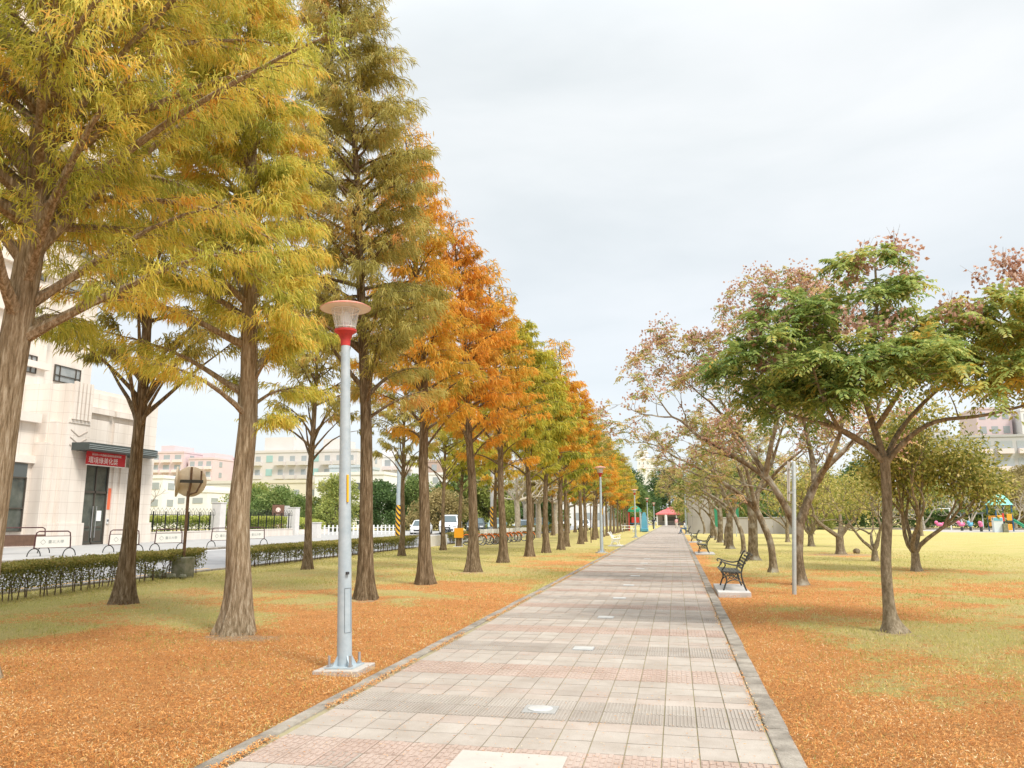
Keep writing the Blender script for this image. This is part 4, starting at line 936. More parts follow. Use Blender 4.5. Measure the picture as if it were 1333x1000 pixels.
# ------------------------------------------------------------------ hedges
M['twig'] = mat('twigs', (.10, .07, .045), .9, col2=(.17, .12, .08), vscale=8)
def hedge(label, pts, wd, ht, n, pal, low=.25, leaf=.05, stem=.33, name='hedge', group=None, z0=0):
    o = thing(name, label, 'hedge', (pts[0][0], pts[0][1], z0), 0, group); g = np.random.default_rng(len(label) + n)
    P = np.array(pts) - np.array(pts[0]); seg = np.linalg.norm(np.diff(P, axis=0), axis=1); tot = seg.sum()
    u = g.random(n) * tot; k = np.searchsorted(np.cumsum(seg), u).clip(0, len(seg) - 1); st = np.concatenate([[0], np.cumsum(seg)[:-1]])
    f = ((u - st[k]) / seg[k])[:, None]; base = P[k] * (1 - f) + P[k + 1] * f
    dirs = np.diff(P, axis=0)[k] / seg[k][:, None]; nor = np.stack([-dirs[:, 1], dirs[:, 0]], 1)
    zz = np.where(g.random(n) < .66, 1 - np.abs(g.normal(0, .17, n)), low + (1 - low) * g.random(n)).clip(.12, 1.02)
    rag = .05 * (vnoise(u, u * 0, .5, 3) - .5) + .035 * (vnoise(u, u * 0, .17, 5) - .5)
    lump = .75 + .5 * vnoise(u, zz * 3, .55, 7)
    wv = (g.random(n) - .5) * wd * lump * (.55 + .45 * zz)
    o3 = np.concatenate([base + nor * wv[:, None], (zz * ht + rag)[:, None]], 1)
    keep = (zz > .66) | (vnoise(u, zz * ht * 1.5, .3, 11) > .33); o3 = o3[keep]; m = len(o3)
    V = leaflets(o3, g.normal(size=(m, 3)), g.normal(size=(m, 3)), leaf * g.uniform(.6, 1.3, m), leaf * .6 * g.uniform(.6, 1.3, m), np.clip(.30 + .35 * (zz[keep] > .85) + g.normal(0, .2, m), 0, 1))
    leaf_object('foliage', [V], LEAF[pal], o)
    if stem:
        tb = MB(); q = .15
        while q < tot:
            i_ = min(int(np.searchsorted(np.cumsum(seg), q)), len(seg) - 1); ff = (q - st[i_]) / seg[i_]; b = P[i_] * (1 - ff) + P[i_ + 1] * ff
            for _ in range(2):
                x0, y0 = b[0] + random.gauss(0, .05), b[1] + random.gauss(0, .05)
                tb.tube([(x0, y0, -.05), (x0 + random.gauss(0, .03), y0 + random.gauss(0, .03), ht * .45), (x0 + random.gauss(0, .1), y0 + random.gauss(0, .12), ht * .9)], [.014, .011, .005], 5, False)
                for _ in range(2):
                    tb.tube([(x0, y0, ht * random.uniform(.3, .5)), (x0 + random.gauss(0, .12), y0 + random.gauss(0, .14), ht * random.uniform(.75, .95))], [.007, .004], 3, False)
            q += stem * random.uniform(.7, 1.3)
        tb.build('stems', M['twig'], o)
    return o
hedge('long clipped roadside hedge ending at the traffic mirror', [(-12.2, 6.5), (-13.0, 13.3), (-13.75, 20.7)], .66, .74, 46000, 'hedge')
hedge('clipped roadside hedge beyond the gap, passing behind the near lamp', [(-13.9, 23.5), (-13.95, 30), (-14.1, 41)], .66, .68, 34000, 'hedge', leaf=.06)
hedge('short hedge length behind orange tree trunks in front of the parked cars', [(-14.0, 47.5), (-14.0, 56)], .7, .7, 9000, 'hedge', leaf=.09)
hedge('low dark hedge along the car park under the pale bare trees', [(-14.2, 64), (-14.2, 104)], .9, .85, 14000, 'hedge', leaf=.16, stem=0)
M['white_wall'] = concrete('white_wall_paint', (.72, .70, .69), (.62, .60, .58), 3)
tag(MB().span(-14.15, -13.95, 42.0, 46.8, -.05, .62).build('low_wall', M['white_wall'], None, bevel=.02), 'low white wall between two hedge lengths by the road', 'low wall')

# ------------------------------------------------------------------ pavement barriers
M['barrier_frame'] = mat('dark_red_tube', (.10, .035, .035), .45, .3, var=.4, vscale=8)
M['barrier_panel'] = mat('cream_panel', (.70, .68, .62), .5, var=.08, vscale=4)
M['grey_ink'] = mat('grey_lettering', (.30, .32, .30), .6)
def text_mesh(body, size, m, parent, Mx, name='lettering', ext=.002, align='CENTER'):
    cu = bpy.data.curves.new('txt', 'FONT'); cu.body = body; cu.size = size; cu.align_x = align; cu.align_y = 'CENTER'; cu.extrude = ext
    tmp = bpy.data.objects.new('txt', cu); COL.objects.link(tmp)
    dg = bpy.context.evaluated_depsgraph_get(); me = bpy.data.meshes.new_from_object(tmp.evaluated_get(dg)); me.name = name
    bpy.data.objects.remove(tmp); bpy.data.curves.remove(cu)
    me.materials.clear(); me.materials.append(m); me.transform(Mx)
    ob = bpy.data.objects.new(name, me); COL.objects.link(ob)
    if parent is not None: ob.parent = parent
    return ob
FACE_NY = Matrix(((1, 0, 0, 0), (0, 0, -1, 0), (0, 1, 0, 0), (0, 0, 0, 1)))         # text plane facing -Y, reading along +X
FACE_PX = Matrix(((0, 0, 1, 0), (1, 0, 0, 0), (0, 1, 0, 0), (0, 0, 0, 1)))          # facing +X, reading along +Y
def barrier(label, loc, rz, panel_mat, text=True, L=1.42, H=.98):
    """local X along the panel, -Y the face towards the street"""
    o = thing('pavement_barrier', label, 'barrier', loc, rz, 'low barriers along the far pavement' if text else None)
    hx = L / 2 - .06
    MB().tube([(x, 0, z) for x, z in [(-hx - .02, .30), (-hx, .72), (-hx + .03, H - .06), (-hx + .12, H), (hx - .12, H), (hx - .03, H - .06), (hx, .72), (hx + .02, .30)]], .026, 8).bar((-hx, 0, .33), (hx, 0, .33), .014, 6).bar((-hx, 0, .79), (hx, 0, .79), .014, 6).build('frame', M['barrier_frame'], o, True)
    for s in (-1, 1):
        MB().tube([(s * hx + .24 * math.cos(a), 0, max(0, .31 * math.sin(a)) ) for a in [PI * k / 12 for k in range(13)]], .022, 7).build('hoop_leg', M['iron'], o, True)
    MB().box((0, 0, .56), (L - .18, .014, .43)).build('panel', panel_mat, o)
    if text:
        text_mesh('臺北大學', .15, M['grey_ink'], o, Matrix.Translation((.12, -.009, .56)) @ FACE_NY)
        e = MB(); e.tube([(-.36 + .10 * math.cos(a), -.010, .56 + .10 * math.sin(a)) for a in [2 * PI * k / 4 + PI / 2 for k in range(5)]], .008, 5); e.build('emblem', M['grey_ink'], o)
    return o
rzb = R(62)
bar0 = barrier('pavement barrier with cream panel nearest the viewer, in front of the stepped pillar', (-24.6, 27.1, .11), rzb, M['barrier_panel'])
for k, (x, y, lb) in enumerate(((-24.4, 31.0, 'cream barrier half hidden by the dark slim trunk, before the door'), (-24.0, 33.6, 'cream barrier behind the traffic mirror pole'), (-24.0, 38.2, 'cream barrier just left of the pale flared trunk'), (-24.0, 41.4, 'cream barrier just right of the pale flared trunk, by the round hedge'))):
    dup(bar0, (x, y, .11), rzb, lb)
M['brown_panel'] = mat('brown_panel', (.15, .085, .055), .6, var=.3, vscale=5)
barrier('long low barrier with a brown panel by the dark window, beside the big left trunk', (-27.6, 28.2, .11), R(62), M['brown_panel'], False, 2.6, 1.1)

# ------------------------------------------------------------------ school building
def tilewall(name, c1, c2, mortar, sx, sz):
    m, t, out = nt(name)
    p = t.nodes.new('ShaderNodeBsdfPrincipled'); p.inputs['Roughness'].default_value = .75; p.inputs['Specular IOR Level'].default_value = .25; t.links.new(p.outputs[0], out.inputs[0])
    tc = t.nodes.new('ShaderNodeTexCoord'); sp = t.nodes.new('ShaderNodeSeparateXYZ'); t.links.new(tc.outputs['Object'], sp.inputs[0])
    ad = t.nodes.new('ShaderNodeMath'); ad.operation = 'ADD'; t.links.new(sp.outputs['X'], ad.inputs[0]); t.links.new(sp.outputs['Y'], ad.inputs[1])
    cb = t.nodes.new('ShaderNodeCombineXYZ'); t.links.new(ad.outputs[0], cb.inputs['X']); t.links.new(sp.outputs['Z'], cb.inputs['Y'])
    bt = t.nodes.new('ShaderNodeTexBrick'); bt.offset = 0; bt.inputs['Scale'].default_value = 1; bt.inputs['Mortar Size'].default_value = .012
    bt.inputs['Brick Width'].default_value = sx; bt.inputs['Row Height'].default_value = sz
    bt.inputs['Color1'].default_value = (*c1, 1); bt.inputs['Color2'].default_value = (*c2, 1); bt.inputs['Mortar'].default_value = (*mortar, 1)
    t.links.new(cb.outputs[0], bt.inputs['Vector'])
    n = t.nodes.new('ShaderNodeTexNoise'); n.inputs['Scale'].default_value = 1.6; n.inputs['Detail'].default_value = 8
    mp = t.nodes.new('ShaderNodeMapping'); mp.inputs['Scale'].default_value = (1, 1, .16); t.links.new(tc.outputs['Object'], mp.inputs[0]); t.links.new(mp.outputs[0], n.inputs['Vector'])
    r = t.nodes.new('ShaderNodeValToRGB'); r.color_ramp.elements[0].position = .3; r.color_ramp.elements[0].color = (.86, .84, .82, 1); r.color_ramp.elements[1].position = .6
    t.links.new(n.outputs['Fac'], r.inputs[0])
    mx = t.nodes.new('ShaderNodeMixRGB'); mx.blend_type = 'MULTIPLY'; mx.inputs[0].default_value = 1; t.links.new(bt.outputs['Color'], mx.inputs[1]); t.links.new(r.outputs[0], mx.inputs[2])
    t.links.new(mx.outputs[0], p.inputs['Base Color']); return m
M['cream_tile'] = tilewall('cream_stone_tiles', (.72, .655, .59), (.74, .675, .61), (.58, .51, .45), .9, .62)
M['cream_plain'] = mat('cream_render', (.74, .68, .62), .75, col2=(.69, .62, .555), vscale=1.5)
M['cream_tower'] = tilewall('cream_tower_tiles', (.72, .655, .595), (.74, .675, .615), (.62, .555, .50), 1.2, 1.0)
M['win_dark'] = mat('dark_window_glass', (.05, .06, .055), .12, 0, col2=(.13, .14, .12), vscale=1.2, spec=.6)
M['win_grey'] = mat('grey_window_glass', (.22, .24, .24), .15, 0, col2=(.34, .35, .35), vscale=1.0, spec=.6)
M['frame_dark'] = mat('dark_window_frame', (.09, .075, .06), .5, .2)
M['grey_panel'] = mat('grey_metal_panel', (.12, .135, .135), .5, .3)
M['canopy'] = mat('canopy_metal', (.085, .10, .095), .45, .4, var=.2)
M['canopy_line'] = mat('canopy_groove', (.30, .33, .32), .4, .5)
M['banner_red'] = mat('banner_red', (.55, .015, .02), .55, var=.15, vscale=2)
M['white_ink'] = mat('white_lettering', (.80, .70, .66), .6)
M['orange_paper'] = mat('orange_red_paper', (.78, .16, .07), .6)
M['paper'] = mat('white_paper', (.8, .8, .8), .6)
M['roof_grey'] = mat('flat_roof', (.35, .34, .33), .9)
o = thing('school_building', 'cream stone school building with stepped pillar, dark canopy and tall block', 'building', (-33, 38, 0), 0)
def sp_(mb, x0, x1, y0, y1, z0, z1, mi=None): return mb.span(x0 + 33, x1 + 33, y0 - 38, y1 - 38, z0, z1, mi)
wl = MB()
sp_(wl, -42, -34.2, 10, 35.9, .0, 7.0); sp_(wl, -42, -33.75, 35.9, 44, .0, 9.0)
sp_(wl, -33.8, -33.16, 40.35, 42.75, .0, 4.7)
for y0 in (40.6, 41.2): sp_(wl, -33.16, -33.06, y0, y0 + .3, .1, 4.68)
for y0, y1, z0, z1 in ((38.7, 40.5, 5.9, 7.4), (41.0, 42.6, 5.9, 7.4)): sp_(wl, -33.75, -33.6, y0, y1, z0, z1)
for y0, y1 in ((38.5, 40.7), (40.9, 42.7)): sp_(wl, -33.75, -33.45, y0, y1, 7.75, 8.1)
wl.build('wall', M['cream_tile'], o)
pl = MB(); sp_(pl, -35, -33, 36.55, 38.3, .0, 9.1); sp_(pl, -35, -33.25, 36.1, 36.55, .0, 6.9); sp_(pl, -35, -33.45, 35.65, 36.1, .0, 5.7)
sp_(pl, -34.9, -32.9, 36.5, 38.38, .0, 1.35); sp_(pl, -34.9, -33.15, 36.0, 36.5, .0, 1.35)
for k in range(5): sp_(pl, -33.0, -32.84, 36.75 + .29 * k, 36.93 + .29 * k, 7.1, 9.25)
sp_(pl, -33.0, -32.95, 36.62, 38.22, 6.9, 7.08)
pl.build('pillar', M['cream_tile'], o)
ch = MB()
for k in range(3):
    for s in (-1, 1): ch.box((.012, 37.45 - 38 + s * .32, 6.35 - .42 * k), (.03, .70, .05), M=Matrix.Rotation(s * R(28), 3, 'X'))
ch.build('chevron', M['cream_plain'].copy(), o); ch_m = COL.objects[-1].data.materials[0]
for e in ch_m.node_tree.nodes:
    if e.type == 'VALTORGB': e.color_ramp.elements[0].color = (.45, .38, .33, 1); e.color_ramp.elements[1].color = (.40, .34, .29, 1)
p2 = MB(); sp_(p2, -35, -33, 42.8, 44.1, .0, 9.0); sp_(p2, -35, -32.9, 42.72, 44.18, .0, 1.35); p2.build('pillar', M['cream_tile'], o)
lg = MB(); sp_(lg, -42.1, -33.85, 10, 35.65, 6.75, 7.25); sp_(lg, -42, -34.0, 10, 35.9, 4.55, 4.95); sp_(lg, -35.2, -33.9, 38.3, 42.8, 9.0, 9.25)
lg.build('ledge', M['cream_plain'], o)
for y0, y1 in ((33.3, 35.3), (30.6, 32.9), (27.6, 30.0)):
    wf = MB(); sp_(wf, -34.2, -34.10, y0, y1, 3.75, 4.5, 1); sp_(wf, -34.18, -34.14, y0, y1, .9, 3.75, 2)
    for yy in (y0, (y0 + y1) / 2 - .03, y1 - .06): sp_(wf, -34.19, -34.06, yy, yy + .06, .9, 3.75, 0)
    for zz in (.9, 2.1, 3.72): sp_(wf, -34.19, -34.07, y0, y1, zz, zz + .06, 0)
    wf.build('window', [M['frame_dark'], M['grey_panel'], M['win_dark']], o)
dr = MB(); sp_(dr, -33.6, -33.22, 38.32, 40.35, .11, 4.65, 1)
for yy in (38.35, 39.28, 40.22): sp_(dr, -33.3, -33.14, yy, yy + .08, .11, 4.65, 0)
for zz in (.11, 3.05, 4.57): sp_(dr, -33.3, -33.14, 38.35, 40.3, zz, zz + .12, 0)
for yy in (38.55, 39.5): sp_(dr, -33.24, -33.19, yy + .02, yy + .6, 1.05, 1.15, 0); sp_(dr, -33.24, -33.19, yy + .02, yy + .6, .3, .9, 0)
d = dr.build('door', [M['frame_dark'], M['win_dark']], o)
for yy in (39.18, 39.46): MB().bar((-33.08 + 33, yy - 38, .5), (-33.08 + 33, yy - 38, 2.3), .025, 8).build('handle', M['steel'], d, True)
sgn = MB(); sp_(sgn, -33.2, -33.18, 39.62, 40.0, 1.45, 2.05); sgn.build('notice', M['paper'], d)
cp = MB(); CY = [(-1.35, -1.0), (1.15, -1.0), (1.25, 4.2)] ; arc = [(1.25 - 1.4 * (1 - math.cos(a)), 4.2 + 1.5 * math.sin(a)) for a in [PI / 2 * k / 8 for k in range(1, 9)]]
outl = CY + arc + [(-1.35, 5.7)]
cp.prism(outl, 'z', 5.38, 5.80)
c_ = cp.build('canopy', M['canopy'], o)
gv = MB()
for z in (5.46, 5.56, 5.66):
    gv.tube([(x + .012 * (1 if i_ == 0 else 1), y, z) for i_, (x, y) in enumerate([(1.15, -1.0), (1.25, 4.2)] + arc)], .022, 5)
gv.build('canopy_trim', M['canopy_line'], c_)
tw = MB(); sp_(tw, -60, -42, 14, 48.3, 0, 38); sp_(tw, -44, -41.2, 20, 43.2, 7, 38.02); tw.build('tower_block', M['cream_tower'], o)
tl = MB()
for z in (8.2, 11.4, 14.6, 17.8, 21, 24.2, 27.4, 30.6, 33.8): sp_(tl, -42, -40.9, 19.8, 43.4, z, z + .42)
tl.build('tower_band', M['cream_plain'], o)
wm = MB(); wm.span(-.05, .03, -1.2, 1.2, -.58, .58, 1)
for yy in (-1.2, -.75, .72, 1.14): wm.span(-.02, .10, yy, yy + .06, -.58, .58, 0)
for zz in (-.58, -.15, .54): wm.span(-.02, .10, -1.2, 1.2, zz, zz + .05, 0)
wmesh = wm.mesh('window', [M['frame_dark'], M['win_grey']])
for z in (5.2, 8.4, 11.6, 14.75, 17.95, 21.1, 24.3, 27.5):
    for y, x in ((46.0, -41.98), (41.2, -41.18), (37.6, -41.18), (34.0, -41.18), (30.4, -41.18)):
        if z < 7.5 or (x > -41.5 and z < 9): continue
        wo_ = bpy.data.objects.new('window', wmesh); COL.objects.link(wo_); wo_.parent = o; wo_.location = (x + 33, y - 38, z)
b = thing('banner', 'red banner with white characters hung under the dark canopy', 'banner', (-32.62, 39.35, 5.02), 0)
MB().box((0, 0, 0), (.04, 3.2, .80)).build('board', M['banner_red'], b)
fr = MB(); fr.box((.012, 0, -.40), (.05, 3.2, .05)); fr.box((.012, 1.6, 0), (.05, .05, .85)); fr.build('edge_trim', M['cream_paint'], b)
text_mesh('環境綠美化獎', .40, M['white_ink'], b, Matrix.Translation((.026, -.25, -.14)) @ FACE_PX)
text_mesh('新北市111年度優良環境教育競賽榮獲', .145, M['white_ink'], b, Matrix.Translation((.026, .0, .20)) @ FACE_PX)
ps = MB().box((0, 0, 0), (.02, .22, 1.25)).build('wall_poster', M['orange_paper']); ps.location = (-33.14, 40.48, 2.75); tag(ps, 'narrow orange-red paper strip on the wall right of the door', 'poster')
it = MB().box((0, 0, 0), (.06, .14, .3), mi=0).box((.035, 0, .03), (.02, .09, .12), mi=1).build('intercom', [M['white_metal'], M['dark_gap']]); it.location = (-33.12, 40.48, 1.45); tag(it, 'small intercom panel below the orange-red strip', 'intercom')

# ------------------------------------------------------------------ school fence, posts and sign
M['fence_iron'] = mat('fence_iron', (.03, .032, .03), .5, .4)
M['fence_wall'] = tilewall('fence_wall_tiles', (.72, .66, .60), (.74, .68, .63), (.58, .52, .47), 1.0, .7)
def fence(label, y0, y1, x=-34.0):
    o = thing('iron_fence', label, 'fence', (x, y0, .1), 0, 'iron fence lengths beside the school')
    L = y1 - y0
    MB().span(-.12, .12, 0, L, -.1, .55).span(-.15, .15, 0, L, .55, .62).build('dwarf_wall', M['fence_wall'], o)
    f = MB(); n = int(L / .42)
    f.bar((0, 0, .75), (0, L, .75), .02, 4).bar((0, 0, 1.75), (0, L, 1.75), .02, 4)
    for k in range(n):
        yy = L * (k + .5) / n; f.bar((0, yy, .62), (0, yy, 1.98), .016 if k % 3 else .05, 5)
        f.tube([(0, yy - .2, 1.75), (0, yy - .17, 2.0), (0, yy, 2.22), (0, yy + .17, 2.0), (0, yy + .2, 1.75)], .014, 4, False)
    f.build('railing', M['fence_iron'], o); return o
fence('iron arched fence on a pale dwarf wall right of the school entrance', 44.3, 52.9); fence('iron arched fence length behind the pale flared trunk', 53.8, 65)
for k, (x, y, w_, h_, lb) in enumerate(((-34.0, 53.35, .75, 2.65, 'tall white square gate post left of the pale flared trunk'), (-34.4, 66, .8, 2.45, 'white square gate post right of the pale flared trunk'), (-27.2, 55.8, .65, 1.15, 'short white post behind the hedge right of the slim dark trunk'))):
    pb = MB().box((0, 0, h_ / 2), (w_, w_, h_)).box((0, 0, h_ + .03), (w_ + .08, w_ + .08, .06)).build('gate_post', M['white_wall'], None, bevel=.01); pb.location = (x, y, .1); tag(pb, lb, 'post', 'white posts by the school gate')
hedge('bright leafy hedge filling the space behind the arched iron fence', [(-35.0, 44.5), (-35.0, 65)], 1.2, 1.75, 16000, 'hedge_bright', low=.1, leaf=.15, stem=0)
o = thing('planter_bed', 'round clipped yellow-green hedge bed behind a low stone kerb by the school sign', 'planter', (-37.5, 72, .1))
MB().lathe([(3.4, -.1), (3.4, .45), (3.15, .45), (3.15, .3)], 30, cap=False).build('stone_edge', M['fence_wall'], o)
g = np.random.default_rng(77); n = 9000; a = g.random(n) * 6.283; r_ = 3.1 * np.sqrt(g.random(n)); zz = np.where(r_ > 2.9, g.uniform(.3, 1.1, n), 1.1 + .35 * (1 - (r_ / 3.1) ** 2)) + g.normal(0, .06, n)
leaf_object('foliage', [leaflets(np.stack([r_ * np.cos(a), r_ * np.sin(a), zz], 1), g.normal(size=(n, 3)), g.normal(size=(n, 3)), g.uniform(.1, .22, n), g.uniform(.07, .14, n), np.clip(g.normal(.6, .2, n), 0, 1))], LEAF['hedge_bright'], o)
M['brown_stone'] = mat('brown_stone', (.19, .095, .06), .6, var=.25, vscale=3)
M['gold_ink'] = mat('pale_pink_lettering', (.80, .62, .54), .5)
o = thing('name_pillar', 'brown stone name pillar with vertical white characters behind the round hedge', 'sign', (-43.6, 80.2, .1), R(28))
MB().span(-.75, .55, -.2, .2, 0, 3.0).build('front_slab', M['brown_stone'], o, bevel=.02)
MB().span(.56, 1.15, -.15, .25, 0, 2.9).build('side_slab', M['sign_back'], o, bevel=.02)
for k, c in enumerate('立人會館'): text_mesh(c, .50, M['gold_ink'], o, Matrix.Translation((-.1, -.205, 1.72 - .47 * k)) @ FACE_NY)
MB().lathe([(.26, 0), (.26, .02), (.0001, .022)], 18, (-.1, -.205, 2.45), Matrix.Rotation(PI / 2, 3, 'X')).build('emblem', M['gold_ink'], o)
o = thing('picket_fence', 'low white picket fence in front of dark shrubs, behind the near lamp', 'fence', (-31.5, 66, .0), math.atan2(5.5, 5.5))
pk = MB(); pk.bar((0, 0, .35), (8, 0, .35), .03, 4).bar((0, 0, .75), (8, 0, .75), .03, 4)
for k in range(20): pk.box((.2 + .4 * k, 0, .5), (.14, .04, 1.0))
pk.build('pickets', M['white_metal'], o)
# ------------------------------------------------------------------ background trees
GB_ = 'trees in the background'
def bush_tree(name, label, loc, seed, H, W, pal, n, leaf, low=.12, group=GB_, scale=None):
    """bushy tree: many leaf lumps of unequal size round a limbed trunk"""
    o = thing(name, label, 'tree', loc, 0, group); g = np.random.default_rng(seed); rr = random.Random(seed)
    tb = MB(); tb.tube([(0, 0, -.2), (.05, 0, H * .2), (-.05, .05, H * .45), (0, 0, H * .75)], [.035 * H, .028 * H, .02 * H, .008 * H], 9)
    C = []
    nl = 34
    for k in range(nl):
        z = low + (.93 - low) * ((k + .5) / nl); a = k * 2.4 + rr.uniform(-.6, .6)
        pr = math.sin(min(1, (z - low + .10) / (1.02 - low)) ** .75 * PI) ** .6
        r_ = W / 2 * pr * rr.uniform(.35, .98)
        c = (r_ * math.cos(a), r_ * math.sin(a), z * H); C.append((c, W * rr.uniform(.09, .19)))
        if k % 2 == 0: tb.tube([(0, 0, max(.15, z - .25) * H), (c[0] * .5, c[1] * .5, (z - .08) * H), c], [.012 * H, .008 * H, .003 * H], 4, False)
    tb.build('trunk', M['bark_grey'], o, True)
    k = g.integers(0, nl, n); cc = np.array([c for c, _ in C])[k]; rd = np.array([r for _, r in C])[k]
    v = unit(g.normal(size=(n, 3))); q = cc + v * (rd * g.uniform(.45, 1.12, n))[:, None] * np.array([1, 1, .72])
    q[:, 2] = np.maximum(q[:, 2], .1)
    tone = np.clip(.42 + np.array([rr.gauss(0, .12) for _ in range(nl)])[k] + g.normal(0, .16, n), 0, 1)
    d = v + g.normal(size=(n, 3)) * .7; d[:, 2] -= .25
    leaf_object('crown', [leaflets(q, d, g.normal(size=(n, 3)), leaf * g.uniform(.6, 1.3, n), leaf * .6 * g.uniform(.6, 1.3, n), tone)], LEAF[pal], o)
    return o
def bare_tree(name, label, loc, seed, L, r0, lev, hub, matl, group, up=.4, spread=(.35, .75), rz=0, scale=None, pollard=False):
    o = thing(name, label, 'tree', loc, rz, group); T = Tree(seed)
    T.limb([(0, 0, -.2), (0, 0, 0), (.03 * hub, 0, hub * .5), (-.02, .02, hub)], r0, r0 * .8, 12)
    for k in range(4):
        a = k * PI / 2 + T.r.uniform(-.4, .4); T.grow(Vector((0, 0, hub * .96)), Vector((math.cos(a), math.sin(a), T.r.uniform(.7, 1.3))).normalized(), L, r0 * .55, lev, up, spread, (2, 3), .70)
    T.tb.build('trunk', matl, o, True); return o
p1 = bush_tree('leafy_tree', 'rounded mid-green tree behind the school sign, left of the slim dark trunk', (-48.0, 88, 0), 71, 5.2, 8.5, 'mid', 9000, .30)
p2 = bush_tree('leafy_tree', 'light yellow-green tree between the slim dark trunk and the near lamp', (-38.5, 84, 0), 72, 6.6, 6.5, 'light', 8000, .28)
p3 = bush_tree('leafy_tree', 'dark green bushy tree just right of the near lamp post', (-36.8, 93, 0), 73, 6.4, 7.0, 'dark', 9000, .30)
LT = [(p1, -56.0, 97, 1.15, 'light', 'pale green tree above the iron fence, left of the pale flared trunk'), (p3, -53.5, 92, .85, 'mid', 'small green tree above the arched fence beside the traffic mirror'),
      (p2, -44.4, 86, .66, 'mid', 'low green tree right of the brown name pillar'), (p1, -42.2, 90, .8, 'dark', 'dark green tree behind the low ones at the school gate'),
      (p2, -33.5, 97, 1.10, 'mid', 'tall mid-green tree behind the white sedan'), (p3, -30.2, 99, .98, 'dark', 'dark green tree between the white sedan and the white van'),
      (p1, -28.4, 92, .95, 'brownish', 'brownish half-bare tree above the white sedan roof'), (p2, -26.2, 98, 1.35, 'mid', 'tall green tree behind the white van'),
      (p3, -23.2, 96, 1.2, 'light', 'yellow-green tree right of the white van'), (p1, -19.6, 104, 1.3, 'mid', 'green tree behind the striped concrete pole'), (p2, -17.2, 100, .95, 'dark', 'dark green tree behind the bicycles'),
      (p3, -34.5, 101, 1.0, 'dark', 'dark tree deep between green ones left of the car park')]
for p_, x, y, s, pl, lb in LT: dup(p_, (x, y, 0), random.uniform(0, 6.28), lb, None, s, {'crown': LEAF[pl]})
GC = 'big green trees closing the path'
c1 = bush_tree('broad_tree', 'big dark green tree closing the far end of the path', (-1.5, 215, 0), 81, 15, 15, 'dark', 14000, .55, .10, GC)
for x, y, s, pl, lb in ((-12, 200, .95, 'dark', 'dark green tree left of the red kiosk'), (6.2, 190, .92, 'mid', 'green tree right of the red kiosk'), (5.2, 150, .72, 'light', 'lighter green tree leaning towards the path, above the pink-coated walker'), (9.5, 128, .68, 'mid', 'green tree behind the tall concrete panel wall'), (15, 150, .8, 'dark', 'dark tree behind the low concrete wall'), (-9, 165, .62, 'mid', 'mid-green tree behind the walker at the far lamp post'), (20, 120, .5, 'light', 'loose light green tree beyond the low concrete wall')):
    dup(c1, (x, y, 0), random.uniform(0, 6.28), lb, None, s, {'crown': LEAF[pl]})
GD = 'trees behind the right lawn'
for k, (p_, x, y, s, pl, lb) in enumerate(((c1, 27, 158, .75, 'mid', 'green tree behind the dark clipped hedge'), (c1, 36, 165, .85, 'dark', 'dark tree behind the V-shaped trunk across the lawn'), (c1, 45, 158, .70, 'light', 'light tree at the back of the lawn, behind the leafiest low tree'), (p1, 52.5, 138, 1.55, 'brownish', 'brownish bushy tree right of the play tower'), (p3, 46.5, 134, 1.2, 'light', 'yellowish tree just behind the play tower roof'), (c1, 58, 146, .68, 'brownish', 'brown-green tree at the right picture edge behind the play tower'), (p3, 40.5, 140, 1.05, 'dark', 'dark green tree left of the play tower'), (p2, 20, 135, 1.2, 'mid', 'mid-green tree behind the thin young tree on the far lawn'))):
    dup(p_, (x, y, 0), random.uniform(0, 6.28), lb, GD, s, {'crown': LEAF[pl]})
GP = 'pale pollarded bare trees along the car park'
q1 = bare_tree('bare_tree', 'thick pale bare tree standing behind the share bicycles', (-11.9, 58.3, 0), 91, 1.9, .25, 4, 3.0, M['bark_pale'], GP, .35, (.4, .9))
for k, (x, y, s) in enumerate(((-11.3, 64.5, .95), (-13.0, 74, 1.05), (-12.6, 83, 1.1), (-12.4, 91, 1.0), (-17, 88, 1.1), (-19, 98, 1.2))):
    dup(q1, (x, y, 0), 1.3 * k + .5, 'pale bare tree, %s of the pollarded ones counted from the bicycles' % ORD[k + 1], None, s)
bare_tree('bare_tree', 'crooked bare tree propped by poles at the corner of the school wall', (-35.5, 46.2, .1), 92, 1.0, .13, 3, 1.6, M['bark_pale'], None)
pr_ = thing('tree_prop', 'pale pole prop leaning on the crooked bare tree by the school wall', 'prop', (-35.5, 46.2, .1))
MB().bar((.9, .9, 0), (.05, .0, 1.7), .05, 7).bar((-.2, 1.3, 0), (0, .05, 1.7), .05, 7).build('poles', M['bark_pale'], pr_, True)
GE = 'bare pale trees behind the playground'
q2 = bare_tree('bare_tree', 'bare V-branched pale tree left of the play tower', (40.6, 121, 0), 93, 2.0, .22, 4, .9, M['bark_pale'], GE, .2, (.3, .7))
for k, (x, y, s, lb) in enumerate(((34.5, 121, 1.0, 'bare pale tree behind the pink spring rider'), (47.5, 124, 1.0, 'bare twiggy tree right of the green slide'), (51.5, 121, 1.15, 'bare twiggy tree at the right picture edge'), (30.5, 124, .9, 'bare pale tree left of the spring riders'))): dup(q2, (x, y, 0), 1.1 * k + 1, lb, None, s)
